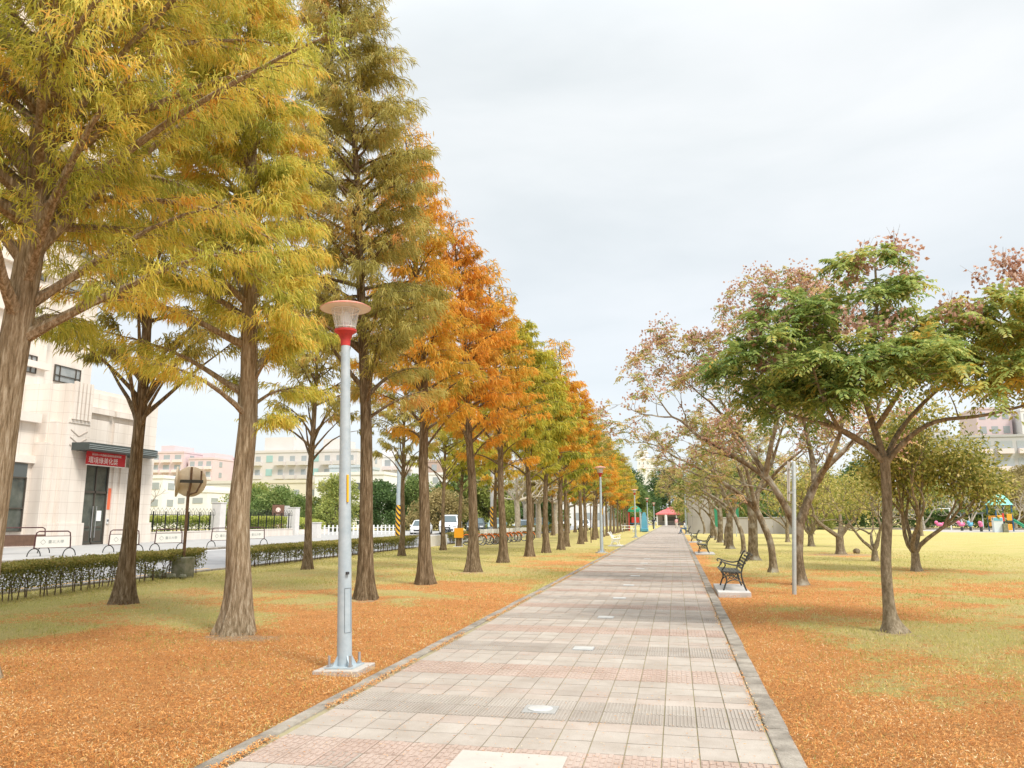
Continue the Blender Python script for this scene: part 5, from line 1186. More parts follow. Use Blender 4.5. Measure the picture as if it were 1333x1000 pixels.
# dark clipped hedge and kerb at the back of the lawn
hedge('dark green clipped hedge wall across the back of the right lawn', [(20, 152), (38, 152)], 2.0, 4.2, 9000, 'dark', low=.05, leaf=.45, stem=0)
hedge('dark green hedge behind the spring riders', [(29, 131), (47, 128)], 1.8, 2.7, 9000, 'dark', low=.05, leaf=.35, stem=0)
structure(MB().span(31, 75, 99.5, 122, -.05, .02).build('playground_paving', M['plaza']))
structure(MB().span(9, 75, 122.1, 122.5, -.05, .28).build('playground_kerb', M['kerb']))
M['dirt'] = mat('bare_dirt', (.42, .28, .16), .95, col2=(.50, .30, .14), vscale=3, bump=.5)
rk = MB().ball((0, 0, .08), .16, 10, (1, .9, .9)); rk.v = [(v[0] + random.uniform(-.03, .03), v[1] + random.uniform(-.03, .03), v[2]) for v in rk.v]
rk = rk.build('stump', M['bark_smooth'], None, True); rk.location = (8.1, 38.7, .02); tag(rk, 'small brown stump beside the V-shaped low tree', 'stump')

# ------------------------------------------------------------------ distant buildings
def hmat(name, c, var=.08): return mat(name, c, .85, var=var, vscale=.25)
M['pink'] = hmat('pink_tiles', (.66, .535, .545)); M['pink_pale'] = hmat('pale_pink_tiles', (.73, .65, .65)); M['beige'] = hmat('beige_tiles', (.64, .605, .58)); M['yellow_wall'] = hmat('pale_yellow_wall', (.66, .62, .51)); M['bluegrey'] = hmat('blue_grey_cladding', (.50, .55, .58)); M['whiteb'] = hmat('white_building', (.76, .75, .74)); M['brownb'] = hmat('brown_brick', (.48, .36, .30)); M['greyb'] = hmat('grey_school_wall', (.44, .44, .44)); M['tealglass'] = mat('teal_glass', (.32, .50, .48), .2, spec=.6); M['winpale'] = mat('pale_window', (.34, .37, .38), .25, spec=.5)
def building(label, x0, x1, y0, dp, h, floors, cols, wall, win, side=1, ww=.55, wh=.5, bal=None, roof=(), z0=0.0, sidecols=2, group=None, name='apartment_block', bays=None):
    """box of storeys; each window is a part of its own; bal = balcony material; roof = [(fx0, fx1, extra height)]"""
    cx = (x0 + x1) / 2; o = thing(name, label, 'building', (cx, y0, 0), 0, group); W = x1 - x0
    w_ = MB().span(-W / 2, W / 2, 0, dp, 0, h)
    for f0, f1, e in roof: w_.span(-W / 2 + W * f0, -W / 2 + W * f1, dp * .2, dp * .8, h, h + e)
    w_.span(-W / 2 - .12, W / 2 + .12, -.12, dp + .12, h, h + .5)
    w_.build('wall', wall, o)
    fh = (h - z0) / floors; cw = W / cols
    wm = MB().span(-cw * ww / 2, cw * ww / 2, -.06, .05, -fh * wh / 2, fh * wh / 2); me = wm.mesh('window', win)
    for f in range(floors):
        z = z0 + fh * (f + .55)
        for c in range(cols):
            wo_ = bpy.data.objects.new('window', me); COL.objects.link(wo_); wo_.parent = o; wo_.location = (-W / 2 + cw * (c + .5), 0, z)
            if bays and c in bays: wo_.material_slots[0].link = 'OBJECT'; wo_.material_slots[0].material = M['tealglass']; wo_.scale = (1.3, 1, 1.3)
        if sidecols:
            sw = dp / sidecols
            for c in range(sidecols):
                wo_ = bpy.data.objects.new('window', me); COL.objects.link(wo_); wo_.parent = o; wo_.location = (side * W / 2, sw * (c + .5), z); wo_.rotation_euler = (0, 0, side * PI / 2)
    if bal:
        bme = MB().span(-cw * .38, cw * .38, -.9, -.01, 0, fh * .28).mesh('balcony', bal)
        for f in range(floors):
            for c in range(cols):
                if bays and c in bays: continue
                bo = bpy.data.objects.new('balcony', bme); COL.objects.link(bo); bo.parent = o; bo.location = (-W / 2 + cw * (c + .5), 0, z0 + fh * f + .15)
    return o
GPk = 'pink apartment blocks on the left skyline'
building('tall pink apartment block on the left skyline beside the dark canopy', -151, -140, 200, 16, 20.5, 7, 3, M['pink'], M['winpale'], bal=M['pink_pale'], roof=((.1, .5, 2.5),), group=GPk)
building('middle pink apartment block on the left skyline above the traffic mirror', -139, -131, 201, 16, 18.6, 6, 3, M['pink'], M['winpale'], bal=M['pink_pale'], roof=((.3, .8, 2.0),), group=GPk)
building('small pale pink block behind the middle pink ones', -130.5, -122, 240, 14, 15.5, 5, 3, M['pink_pale'], M['winpale'], group=GPk)
building('pink apartment block touching the pale flared trunk from the left', -134, -124, 214, 16, 19.6, 6, 3, M['pink'], M['winpale'], bal=M['pink_pale'], roof=((.2, .6, 1.6),), group=GPk)
building('broad beige apartment building with small windows between two trunks', -91, -64.5, 150, 14, 15.4, 5, 10, M['beige'], M['winpale'], bal=M['beige'], roof=((.14, .40, 3.6), (.66, .80, 3.0)), ww=.42, wh=.38, bays=(2, 6), z0=1)
building('long pale yellow low hall in front of the beige apartments', -80.5, -58, 120, 12, 7.5, 2, 8, M['yellow_wall'], M['winpale'], ww=.35, wh=.28, sidecols=0, name='hall')
building('low house with a white sloping roof beside the yellow hall', -80.5, -71, 108, 8, 5.6, 2, 3, M['whiteb'], M['winpale'], wh=.3, name='house', roof=((.0, 1.0, 1.0),))
building('white house directly behind the traffic mirror', -84, -76, 104, 8, 7.6, 3, 3, M['whiteb'], M['winpale'], wh=.4, name='house')
building('blue-grey building with a bright corner window left of the near lamp', -63.5, -57.5, 135, 10, 11.0, 3, 3, M['bluegrey'], M['tealglass'], name='office_building')
building('white apartment building behind the dark trunk right of the near lamp', -76, -62.5, 180, 14, 16.5, 5, 5, M['whiteb'], M['winpale'], bal=M['pink_pale'], roof=((.3, .6, 2),))
building('white low building with a dark open ground floor right of the near lamp', -58, -46, 118, 9, 8.6, 2, 4, M['whiteb'], M['win_dark'], name='house', wh=.3)
building('brown brick block between two orange tree trunks', -64.0, -57.5, 186, 12, 15.6, 5, 2, M['brownb'], M['winpale'], ww=.4)
building('white block below the brown brick one', -57.3, -50, 170, 12, 11.5, 4, 3, M['whiteb'], M['winpale'])
building('long white shop building behind the pale bare trees', -34, -12, 165, 12, 7.4, 2, 9, M['whiteb'], M['winpale'], wh=.4, sidecols=0, name='shop_building')
building('white building with brown base further along the car park', -46, -36, 150, 12, 9.5, 3, 5, M['whiteb'], M['winpale'], sidecols=1, name='shop_building')
building('pale high-rise peeping above the trees at the end of the path', -15.2, -8.2, 330, 12, 26, 8, 4, M['whiteb'], M['winpale'], roof=((.0, .62, 4.0),), ww=.3, wh=.3)
building('grey school block with horizontal window bands at the right picture edge', 54.5, 92, 182, 14, 18.8, 5, 9, M['greyb'], M['winpale'], side=-1, ww=.8, wh=.42, bal=M['pink_pale'], name='school_block')
building('pink tower rising behind the grey school block', 76, 84, 215, 12, 29, 8, 3, M['pink'], M['winpale'], side=-1, sidecols=0)
building('white tower behind the grey school block at the right edge', 85, 97, 212, 12, 28, 8, 4, M['whiteb'], M['winpale'], side=-1, sidecols=0)
building('small beige stair tower above the grey school block', 60.5, 66, 205, 8, 22.5, 6, 2, M['beige'], M['winpale'], side=-1, sidecols=0)

# ------------------------------------------------------------------ concrete walls by the path
M['grey_wall'] = tilewall('grey_concrete_panels', (.40, .38, .36), (.43, .41, .385), (.24, .22, .21), 1.2, 1.75)
o = thing('panel_wall', 'tall grey concrete panel wall beside the path beyond the seated person', 'wall', (1.75, 86.5, 0))
MB().span(-.55, 2.1, 0, .35, -.1, 4.05).build('panel', M['grey_wall'], o, bevel=.02)
MB().bar((-.72, -.1, 0), (-.72, -.1, 4.2), .10, 10).build('edge_post', M['lamp_blue'], o, True)
MB().bar((2.3, -.1, 0), (2.3, -.1, 3.1), .10, 10).build('edge_post', M['lamp_blue'], o, True)
wl_ = MB().span(0, 8.6, 0, .4, -.1, 1.62).span(-.05, 8.65, -.05, .45, 1.62, 1.72).build('low_wall', M['grey_wall'], None, bevel=.02); wl_.location = (4.0, 86, 0); tag(wl_, 'long low grey concrete wall seen between the right tree trunks', 'wall')
M['green_sheet'] = mat('green_sheet', (.03, .22, .12), .6)
for x, y, z0, z1, lb in ((3.9, 78, .0, 2.6, 'dark green notice board beside the tall concrete panel wall'), (5.2, 72, 1.7, 3.2, 'bright green sign between two right tree trunks')):
    o = thing('green_board', lb, 'sign', (x, y, 0)); MB().bar((0, .06, 0), (0, .06, z1), .04, 8).build('post', M['galv'], o); MB().box((0, 0, (max(z0, .8) + z1) / 2), (.55, .05, z1 - max(z0, .8))).build('board', M['green_sheet'], o)

# ------------------------------------------------------------------ poles and signs on the street
M['stripe'] = None
def stripes():
    m, t, out = nt('yellow_black_stripes'); p = t.nodes.new('ShaderNodeBsdfPrincipled'); p.inputs['Roughness'].default_value = .5; t.links.new(p.outputs[0], out.inputs[0])
    tc = t.nodes.new('ShaderNodeTexCoord'); sp = t.nodes.new('ShaderNodeSeparateXYZ'); t.links.new(tc.outputs['Object'], sp.inputs[0])
    a = t.nodes.new('ShaderNodeMath'); a.operation = 'MULTIPLY_ADD'; a.inputs[1].default_value = 1.2; t.links.new(sp.outputs['X'], a.inputs[0]); t.links.new(sp.outputs['Z'], a.inputs[2])
    b = t.nodes.new('ShaderNodeMath'); b.operation = 'MULTIPLY'; b.inputs[1].default_value = 2.6; t.links.new(a.outputs[0], b.inputs[0])
    c = t.nodes.new('ShaderNodeMath'); c.operation = 'FRACT'; t.links.new(b.outputs[0], c.inputs[0])
    d = t.nodes.new('ShaderNodeMath'); d.operation = 'GREATER_THAN'; d.inputs[1].default_value = .5; t.links.new(c.outputs[0], d.inputs[0])
    mx = t.nodes.new('ShaderNodeMixRGB'); mx.inputs[1].default_value = (.03, .03, .03, 1); mx.inputs[2].default_value = (.80, .42, .03, 1); t.links.new(d.outputs[0], mx.inputs[0]); t.links.new(mx.outputs[0], p.inputs['Base Color']); return m
M['stripe'] = stripes(); M['pole_conc'] = concrete('pole_concrete', (.55, .54, .52), (.46, .45, .43), 2)
def pole(label, loc, h, r, m, z0, z1, group='utility poles with striped bases'):
    o = thing('utility_pole', label, 'utility pole', loc, 0, group)
    MB().lathe([(r, -.2), (r * .72, h)], 14).build('shaft', m, o, True); MB().lathe([(r * 1.06, z0), (r * 1.04, z1)], 16).build('striped_band', M['stripe'], o, True); return o
pole('grey-blue pole with yellow and black base beside the white sedan', (-20.6, 56.0, 0), 9.5, .17, M['lamp_blue'], .15, 2.6)
pole('pale concrete pole with a striped band behind the bicycles', (-15.6, 66.0, 0), 9.5, .23, M['pole_conc'], .9, 2.6)
pole('pole with orange striped base right of the thick pale bare tree', (-11.6, 70.0, 0), 7, .14, M['pole_conc'], .8, 2.8)
M['orange_sign'] = mat('orange_sign', (.85, .38, .02), .5)
o = thing('warning_sign', 'orange-yellow square board on a short stand left of the bicycles', 'sign', (-12.2, 43.2, 0)); MB().box((0, 0, .78), (.55, .04, .55)).build('board', M['orange_sign'], o, bevel=.01); MB().bar((-.2, .04, 0), (-.2, .04, .6), .02, 6).bar((.2, .04, 0), (.2, .04, .6), .02, 6).bar((-.3, -.1, .02), (.3, -.1, .02), .02, 6).build('stand', M['white_metal'], o)
o = thing('sign_post', 'thin rusty pole with a small top arm among the front row trunks', 'sign post', (-5.55, 51.8, 0)); MB().bar((0, 0, -.1), (0, 0, 2.45), .035, 8).build('pole', M['rust'], o, True); MB().bar((0, 0, 2.42), (.55, 0, 2.42), .025, 8).build('arm', M['rust'], o)

# ------------------------------------------------------------------ cars
M['car_white'] = mat('white_car_paint', (.78, .79, .80), .25, spec=.6); M['car_dark'] = mat('dark_car_paint', (.035, .045, .05), .25, spec=.6); M['car_grey'] = mat('grey_green_car_paint', (.24, .33, .32), .3, spec=.6); M['car_blue'] = mat('pale_blue_car_paint', (.50, .58, .68), .3, spec=.6); M['car_teal'] = mat('teal_car_paint', (.06, .25, .27), .3, spec=.6)
M['car_glass'] = mat('car_glass', (.10, .135, .15), .2, spec=.35); M['rubber'] = mat('rubber', (.02, .02, .02), .8); M['rim'] = mat('rim', (.5, .5, .5), .35, .8); M['light_lens'] = mat('headlight_lens', (.75, .78, .80), .15); M['red_lens'] = mat('tail_lens', (.5, .02, .02), .3)
def car(label, loc, rz, paint, kind, group='cars parked beyond the hedge'):
    """front towards -Y; the hull is lofted from cross-sections"""
    o = thing('parked_car', label, 'van' if kind == 'van' else 'car', loc, rz, group)
    if kind == 'sedan': L, W, prof = 4.5, 1.76, [(0, .30, .55, .55), (.06, .22, .70, .70), (.27, .20, .84, .86), (.40, .20, .92, 1.42), (.62, .2, .94, 1.46), (.80, .20, .95, 1.10), (.96, .22, .92, .95), (1, .32, .75, .75)]
    elif kind == 'suv': L, W, prof = 4.5, 1.84, [(0, .32, .65, .65), (.05, .25, .88, .88), (.24, .24, 1.0, 1.03), (.36, .24, 1.04, 1.62), (.6, .24, 1.05, 1.68), (.88, .24, 1.05, 1.62), (.97, .26, 1.02, 1.1), (1, .35, .85, .85)]
    else: L, W, prof = 4.9, 1.86, [(0, .30, .75, .75), (.03, .24, .98, .98), (.14, .22, 1.10, 1.18), (.28, .22, 1.16, 1.90), (.5, .22, 1.16, 1.97), (.95, .22, 1.16, 1.94), (.99, .24, 1.1, 1.2), (1, .35, .9, .9)]
    b = MB(); vs = []
    for y, z0, zb, zr in prof:
        yy = -L / 2 + L * y; hw = W / 2 * (.88 if y in (0, 1) else 1); rw = hw if zr - zb < .12 else hw * .78
        vs += [(-hw * .92, yy, z0), (-hw, yy, (z0 + zb) / 2), (-hw * .97, yy, zb), (-rw, yy, zr - .03), (-rw * .8, yy, zr), (rw * .8, yy, zr), (rw, yy, zr - .03), (hw * .97, yy, zb), (hw, yy, (z0 + zb) / 2), (hw * .92, yy, z0)]
    n = 10; fs = [(i * n + k, i * n + (k + 1) % n, (i + 1) * n + (k + 1) % n, (i + 1) * n + k) for i in range(len(prof) - 1) for k in range(n)] + [tuple(range(n)), tuple((len(prof) - 1) * n + k for k in range(n - 1, -1, -1))]
    b.add(vs, fs); b.build('body', paint, o, True, bevel=.03)
    def P(i, k): return Vector(vs[i * n + k])
    def glass(nm, q, out):
        c = sum(q, Vector()) / 4; q = [c + (p - c) * .86 + Vector(out) * (.012 if out[0] else .05) for p in q]
        g_ = MB().add(q, [(0, 1, 2, 3)]).build(nm, M['car_glass'], o); s = g_.modifiers.new('Solidify', 'SOLIDIFY'); s.thickness = .01; s.offset = 0
    glass('windscreen', [P(2, 3), P(2, 6), P(3, 6), P(3, 3)], (0, -.7, .7)); glass('rear_window', [P(5, 3), P(5, 6), P(4 if kind == 'sedan' else 6, 6), P(4 if kind == 'sedan' else 6, 3)], (0, .7, .7))
    for sx, ka, kb in ((1, 7, 6), (-1, 2, 3)):
        glass('side_window', [P(3, ka), P(4, ka), P(4, kb), P(3, kb)], (sx, 0, .2)); glass('side_window', [P(4, ka), P(5, ka), P(5, kb), P(4, kb)], (sx, 0, .2))
        MB().box((sx * (W / 2 + .08), -L * .17, prof[2][3] + .06), (.16, .10, .14)).build('wing_mirror', paint, o, bevel=.02)
        MB().box((sx * W * .34, -L / 2 + .06, prof[1][2] - .10), (.36, .14, .14)).build('headlight', M['light_lens'], o, bevel=.03)
        MB().box((sx * W * .36, L / 2 - .05, prof[-2][2] - .16), (.28, .12, .18)).build('tail_light', M['red_lens'], o, bevel=.02)
        for sy in (-.31, .30):
            w_ = MB().lathe([(.20, -.11), (.30, -.11), (.325, -.07), (.325, .07), (.30, .11), (.20, .11)], 22, (sx * (W / 2 - .09), sy * L, .325), Matrix.Rotation(PI / 2, 3, 'Y')).build('wheel', M['rubber'], o, True)
            MB().lathe([(.0001, .10), (.19, .115), (.205, .09)], 16, (sx * (W / 2 - .09), sy * L, .325), Matrix.Rotation(sx * PI / 2, 3, 'Y'), cap=False).build('rim', M['rim'], w_)
    MB().box((0, -L / 2 + .03, .48), (W * .55, .08, .16)).build('grille', M['dark_gap'], o)
    return o
car('white sedan parked behind the hedge, left of the white van', (-24.4, 73, 0), R(12), M['car_white'], 'sedan')
car('white van parked with its windscreen towards the viewer', (-22.6, 77, 0), R(10), M['car_white'], 'van')
car('dark car parked right of the white van', (-20.3, 78.5, 0), R(12), M['car_dark'], 'suv')
car('grey-green car parked behind the first bicycles', (-18.4, 80, 0), R(10), M['car_grey'], 'suv')
car('pale blue car parked behind the thick pale bare tree', (-16.1, 82, 0), R(8), M['car_blue'], 'sedan')
car('teal car parked right of the thick pale bare tree', (-14.9, 86.5, 0), R(8), M['car_teal'], 'suv')
car('white van parked far along the car park among bare trunks', (-15.2, 103, 0), R(6), M['car_white'], 'van')
car('white sedan parked farthest along the car park', (-13.0, 112, 0), R(6), M['car_white'], 'sedan')
# motor scooter in front of the van
o = thing('motor_scooter', 'dark motor scooter parked in front of the white van', 'scooter', (-21.0, 70.5, 0), R(40))
for y in (-.62, .62):
    w_ = MB().ring((0, y, .25), .21, .055, 18, 6, 'x').build('wheel', M['rubber'], o, True); MB().lathe([(.17, -.02), (.17, .02)], 12, (0, y, .25), Matrix.Rotation(PI / 2, 3, 'Y')).build('rim', M['rim'], w_)
MB().tube([(0, -.58, .35), (0, -.42, .75), (0, -.36, 1.0)], [.07, .09, .06], 8).tube([(0, -.40, .42), (0, -.1, .28), (0, .2, .33), (0, .75, .62)], [.14, .15, .19, .10], 10).build('body', M['car_dark'], o, True)
MB().box((0, .36, .74), (.28, .70, .12)).build('saddle', M['rubber'], o, bevel=.04); MB().bar((-.33, -.36, 1.02), (.33, -.36, 1.02), .02, 6).build('handlebar', M['iron'], o); MB().ball((0, -.46, .85), .08, 8).build('headlight', M['light_lens'], o, True)

# ------------------------------------------------------------------ share bicycles
M['bike_white'] = mat('white_bike_frame', (.72, .72, .70), .35, spec=.5); M['bike_orange'] = mat('orange_fender', (.80, .22, .05), .4); M['spoke'] = mat('spokes', (.55, .55, .55), .4, .7)
o = thing('share_bicycle', 'x', 'bicycle', (0, 0, 0), 0, 'share bicycles standing in a row by the car park')
for y in (-.52, .52):
    w_ = MB().ring((0, y, .31), .29, .024, 24, 6, 'x').build('wheel', M['rubber'], o, True); s_ = MB()
    for k in range(7): a = PI * k / 7; s_.bar((0, y - .28 * math.cos(a), .31 - .28 * math.sin(a)), (0, y + .28 * math.cos(a), .31 + .28 * math.sin(a)), .005, 3)
    s_.ring((0, y, .31), .262, .016, 20, 5, 'x'); s_.build('rim', M['spoke'], w_)
    MB().tube([(0, y + .335 * math.cos(a), .31 + .335 * math.sin(a)) for a in [PI * (.12 + .06 * k) for k in range(14)]], .035, 6).build('fender', M['bike_orange'], o, True)
MB().tube([(0, -.52, .31), (0, -.42, .62), (0, -.36, .98)], .022, 7).tube([(0, -.40, .68), (0, -.12, .42), (0, .08, .30)], .035, 8).tube([(0, .08, .30), (0, .20, .62), (0, .24, .86)], .022, 7).tube([(0, .08, .30), (0, .52, .31)], .018, 6).tube([(0, .19, .60), (0, .52, .31)], .014, 6).build('frame', M['bike_white'], o, True)
MB().box((0, .26, .89), (.18, .26, .07)).build('saddle', M['rubber'], o, bevel=.03)
MB().tube([(-.30, -.22, 1.04), (-.18, -.34, 1.02), (0, -.36, 1.0), (.18, -.34, 1.02), (.30, -.22, 1.04)], .014, 6).build('handlebar', M['iron'], o, True)
MB().prism([(-.17, -.72), (.17, -.72), (.14, -.46), (-.14, -.46)], 'z', .72, .74).box((0, -.74, .84), (.36, .02, .24)).box((0, -.45, .84), (.30, .02, .24)).box((-.17, -.6, .84), (.02, .28, .24)).box((.17, -.6, .84), (.02, .28, .24)).build('basket', M['bike_white'], o)
BP = [(-11.9, 45.6), (-11.7, 46.5), (-11.55, 47.4), (-11.4, 48.4), (-11.6, 50.4), (-11.5, 51.4), (-11.4, 52.5), (-11.35, 53.6), (-11.2, 55.2), (-10.9, 56.2)]
for k, (x, y) in enumerate(BP):
    lb = 'orange-fendered share bicycle, %s from the left in the row by the car park' % ORD[k]; rz = PI / 2 + R(random.uniform(-14, 6) - 8)
    if k == 0: o.location = (x, y, 0); o.rotation_euler = (0, 0, rz); o['label'] = lb
    else: dup(o, (x, y, 0), rz, lb)

# ------------------------------------------------------------------ left play corner at the far end
M['play_green'] = mat('green_plastic', (.02, .26, .13), .45); M['play_blue'] = mat('blue_plastic', (.13, .40, .54), .5); M['play_red'] = mat('red_plastic', (.55, .05, .04), .45); M['play_orange'] = mat('orange_plastic', (.85, .35, .03), .4); M['play_teal'] = mat('teal_plastic', (.22, .62, .52), .4); M['play_navy'] = mat('blue_post', (.03, .12, .26), .4); M['play_pink'] = mat('pink_plastic', (.78, .18, .34), .4); M['play_grey'] = mat('grey_box', (.60, .66, .70), .5)
o = thing('play_shelter', 'small play shelter with a green roof at the far left of the path', 'play equipment', (-5.3, 104, 0))
MB().lathe([(1.25, 2.45), (1.15, 2.75), (.6, 3.15), (.0001, 3.3)], 4, (0, 0, 0), Matrix.Rotation(PI / 4, 3, 'Z')).build('roof', M['play_green'], o)
for sx in (-.75, .75):
    for sy in (-.75, .75): MB().bar((sx, sy, 0), (sx, sy, 2.5), .06, 8).build('post', M['play_red'] if sx < 0 else M['lamp_blue'], o, True)
MB().box((0, 0, .95), (1.5, 1.5, .10)).build('deck', M['play_navy'], o); MB().box((.1, -.76, 1.4), (1.0, .05, .7)).build('front_panel', M['play_red'], o)
o = thing('play_totem', 'bright blue upright play panel next to the green-roofed shelter', 'play equipment', (-3.75, 95, 0)); MB().prism([(-.30, 0), (.30, 0), (.36, .9), (.24, 2.0), (.14, 2.3), (-.14, 2.3), (-.24, 2.0), (-.36, .9)], 'y', -.12, .12).build('panel', M['play_blue'], o, bevel=.03); MB().bar((-.5, .1, 0), (-.5, .1, 2.6), .05, 8).build('post', M['lamp_blue'], o); MB().box((0, -.2, .25), (.9, .5, .4)).build('foot_block', M['play_blue'], o, bevel=.05)
o = thing('picnic_table', 'white picnic table with benches in front of the play shelter', 'picnic table', (-5.6, 93, 0))
MB().box((0, 0, .74), (1.9, .8, .07)).build('table_top', M['bench_white'], o, bevel=.01)
for sy in (-.75, .75): MB().box((0, sy, .44), (1.9, .28, .06)).build('seat', M['bench_white'], o, bevel=.01)
for sx in (-.65, .65): MB().bar((sx, -.8, 0), (sx, .25, .72), .045, 7).bar((sx, .8, 0), (sx, -.25, .72), .045, 7).bar((sx, -.8, .40), (sx, .8, .40), .035, 7).build('leg', M['bench_white'], o)
M['kiosk_red'] = mat('kiosk_red', (.50, .10, .10), .6, col2=(.56, .17, .16), vscale=1)
o = thing('kiosk', 'kiosk with a red tented roof on white posts at the end of the path', 'kiosk', (-1.1, 187.5, 0))
MB().lathe([(5.0, 2.45), (4.9, 2.75), (2.6, 3.55), (1.5, 3.75), (1.45, 4.0), (.0001, 4.35)], 4, (0, 0, 0), Matrix.Rotation(PI / 4, 3, 'Z')).build('roof', M['kiosk_red'], o)
for sx in (-3.2, -1.2, 1.2, 3.2): MB().bar((sx, -3.2, 0), (sx, -3.2, 2.5), .14 if sx != -1.2 else .34, 10).build('post', M['white_metal'], o, True)
MB().box((0, 1.5, 1.2), (6.4, 3.0, 2.4)).build('booth', M['greyb'], o); MB().box((.4, -.03, 1.5), (4.8, .06, 1.1)).build('window', M['win_dark'], o); MB().box((0, -.25, .95), (6.4, .5, .08)).build('counter', M['white_metal'], o)

# ------------------------------------------------------------------ playground on the right
o = thing('play_tower', 'play tower with teal pointed roof, orange panels and a green slide', 'play equipment', (39.3, 107, 0), R(8))
for sx in (-.95, .95):
    for sy in (-.95, .95): MB().bar((sx, sy, 0), (sx, sy, 3.35), .075, 8).build('post', M['play_navy'], o, True)
MB().lathe([(1.6, 3.25), (1.5, 3.35), (1.05, 4.0), (.5, 4.55), (.0001, 4.8)], 8, (.0, 0, 0)).build('roof', M['play_teal'], o, True); MB().lathe([(.45, 5.35), (.3, 5.6), (.0001, 6.0)], 8, (-.6, 1.6, 0)).bar((-.6, 1.6, 0), (-.6, 1.6, 5.4), .06, 8).build('small_turret', M['play_teal'], o, True)
MB().box((0, 0, 1.2), (2.0, 2.0, .12)).build('deck', M['iron'], o)
for c, d in (((-.55, -.96, 1.62), (.8, .06, .72)), ((.6, -.96, 1.75), (.62, .06, .8)), ((-.96, 0, 1.3), (.06, 1.7, 1.3)), ((.35, -.98, .55), (.9, .08, .75))): MB().box(c, d).build('side_panel', M['play_orange'], o, bevel=.03)
MB().box((-.15, -.97, 1.75), (.22, .08, .95)).build('front_panel', M['play_red'], o)
sl_ = MB(); path_ = [(.95, -.6, 1.35), (1.2, -.75, 1.25), (1.75, -1.1, .80), (2.25, -1.4, .35), (2.75, -1.6, .18)]
for off in (-.42, .42): sl_.tube([(x + off * .45, y - off * .75 if False else y + off * .55, z + .22) for x, y, z in path_], .07, 7)
for a, b in zip(path_[:-1], path_[1:]):
    a, b = Vector(a), Vector(b); u = Vector((.19, .23, 0)); sl_.add([a - u, a + u, b + u, b - u, a - u + Vector((0, 0, -.05)), a + u + Vector((0, 0, -.05)), b + u + Vector((0, 0, -.05)), b - u + Vector((0, 0, -.05))], [(0, 1, 2, 3), (7, 6, 5, 4), (0, 4, 5, 1), (2, 6, 7, 3), (1, 5, 6, 2), (0, 3, 7, 4)])
sl_.build('slide', M['play_green'], o, True)
MB().tube([(1.0, .4, 1.3), (1.6, .5, 1.5), (2.3, .2, 1.0), (2.9, -.2, .3)], .16, 8).build('tube_slide', M['play_green'], o, True)
o = thing('utility_box', 'pale grey utility box standing in front of the play tower', 'utility box', (36.5, 100.3, 0)); MB().box((0, 0, .85), (1.0, .6, 1.7)).build('cabinet', M['play_grey'], o, bevel=.03); MB().box((0, -.32, 1.5), (.9, .05, .3)).build('blue_plate', M['play_blue'], o); MB().box((.62, -.4, .5), (.5, .5, 1.0)).build('side_bin', M['mossy'], o, bevel=.03)
for k, (x, mt, lb) in enumerate(((33.9, 'play_pink', 'pink spring rider standing leftmost in the playground'), (36.6, 'play_pink', 'deep pink spring rider left of the blue one'), (37.9 - .7, 'play_blue', 'blue spring rider in the playground'), (38.8, 'play_pink', 'pink spring rider close to the play tower'))):
    y = 112 + .3 * k if k != 3 else 104.8
    if k == 2: x = 37.75
    o = thing('spring_rider', lb, 'spring rider', (x if k != 3 else 36.3, y, 0), R(20 * k), 'spring riders in the playground')
    MB().lathe([(.16, 0), (.18, .1), (.15, .2), (.18, .3), (.15, .4), (.17, .5)], 10).build('spring', M['iron'], o, True)
    b = MB(); b.ball((0, 0, .80), .34, 12, (1.35, .7, .75)); b.ball((-.42, 0, 1.08), .23, 10); b.ball((.40, 0, .98), .14, 8); b.build('body', M[mt], o, True)
    MB().bar((-.25, -.28, 1.1), (-.25, .28, 1.1), .03, 6).build('handle', M['white_metal'], o)
o = thing('playground_pole', 'pale pole with a cross arm between the spring riders', 'pole', (37.6, 119.5, 0)); MB().bar((0, 0, 0), (0, 0, 3.0), .09, 8).build('shaft', M['white_metal'], o, True); MB().bar((-1.4, 0, 2.95), (.1, 0, 3.0), .06, 6).build('arm', M['white_metal'], o)
o = thing('small_pavilion', 'small dark-roofed shelter left of the play tower', 'shelter', (41.5, 124, 0)); MB().box((0, 0, 2.35), (3.4, 2.6, .25)).build('roof', M['grey_panel'], o)
for sx in (-1.4, 1.4): MB().bar((sx, -1, 0), (sx, -1, 2.3), .08, 8).build('post', M['play_grey'], o)

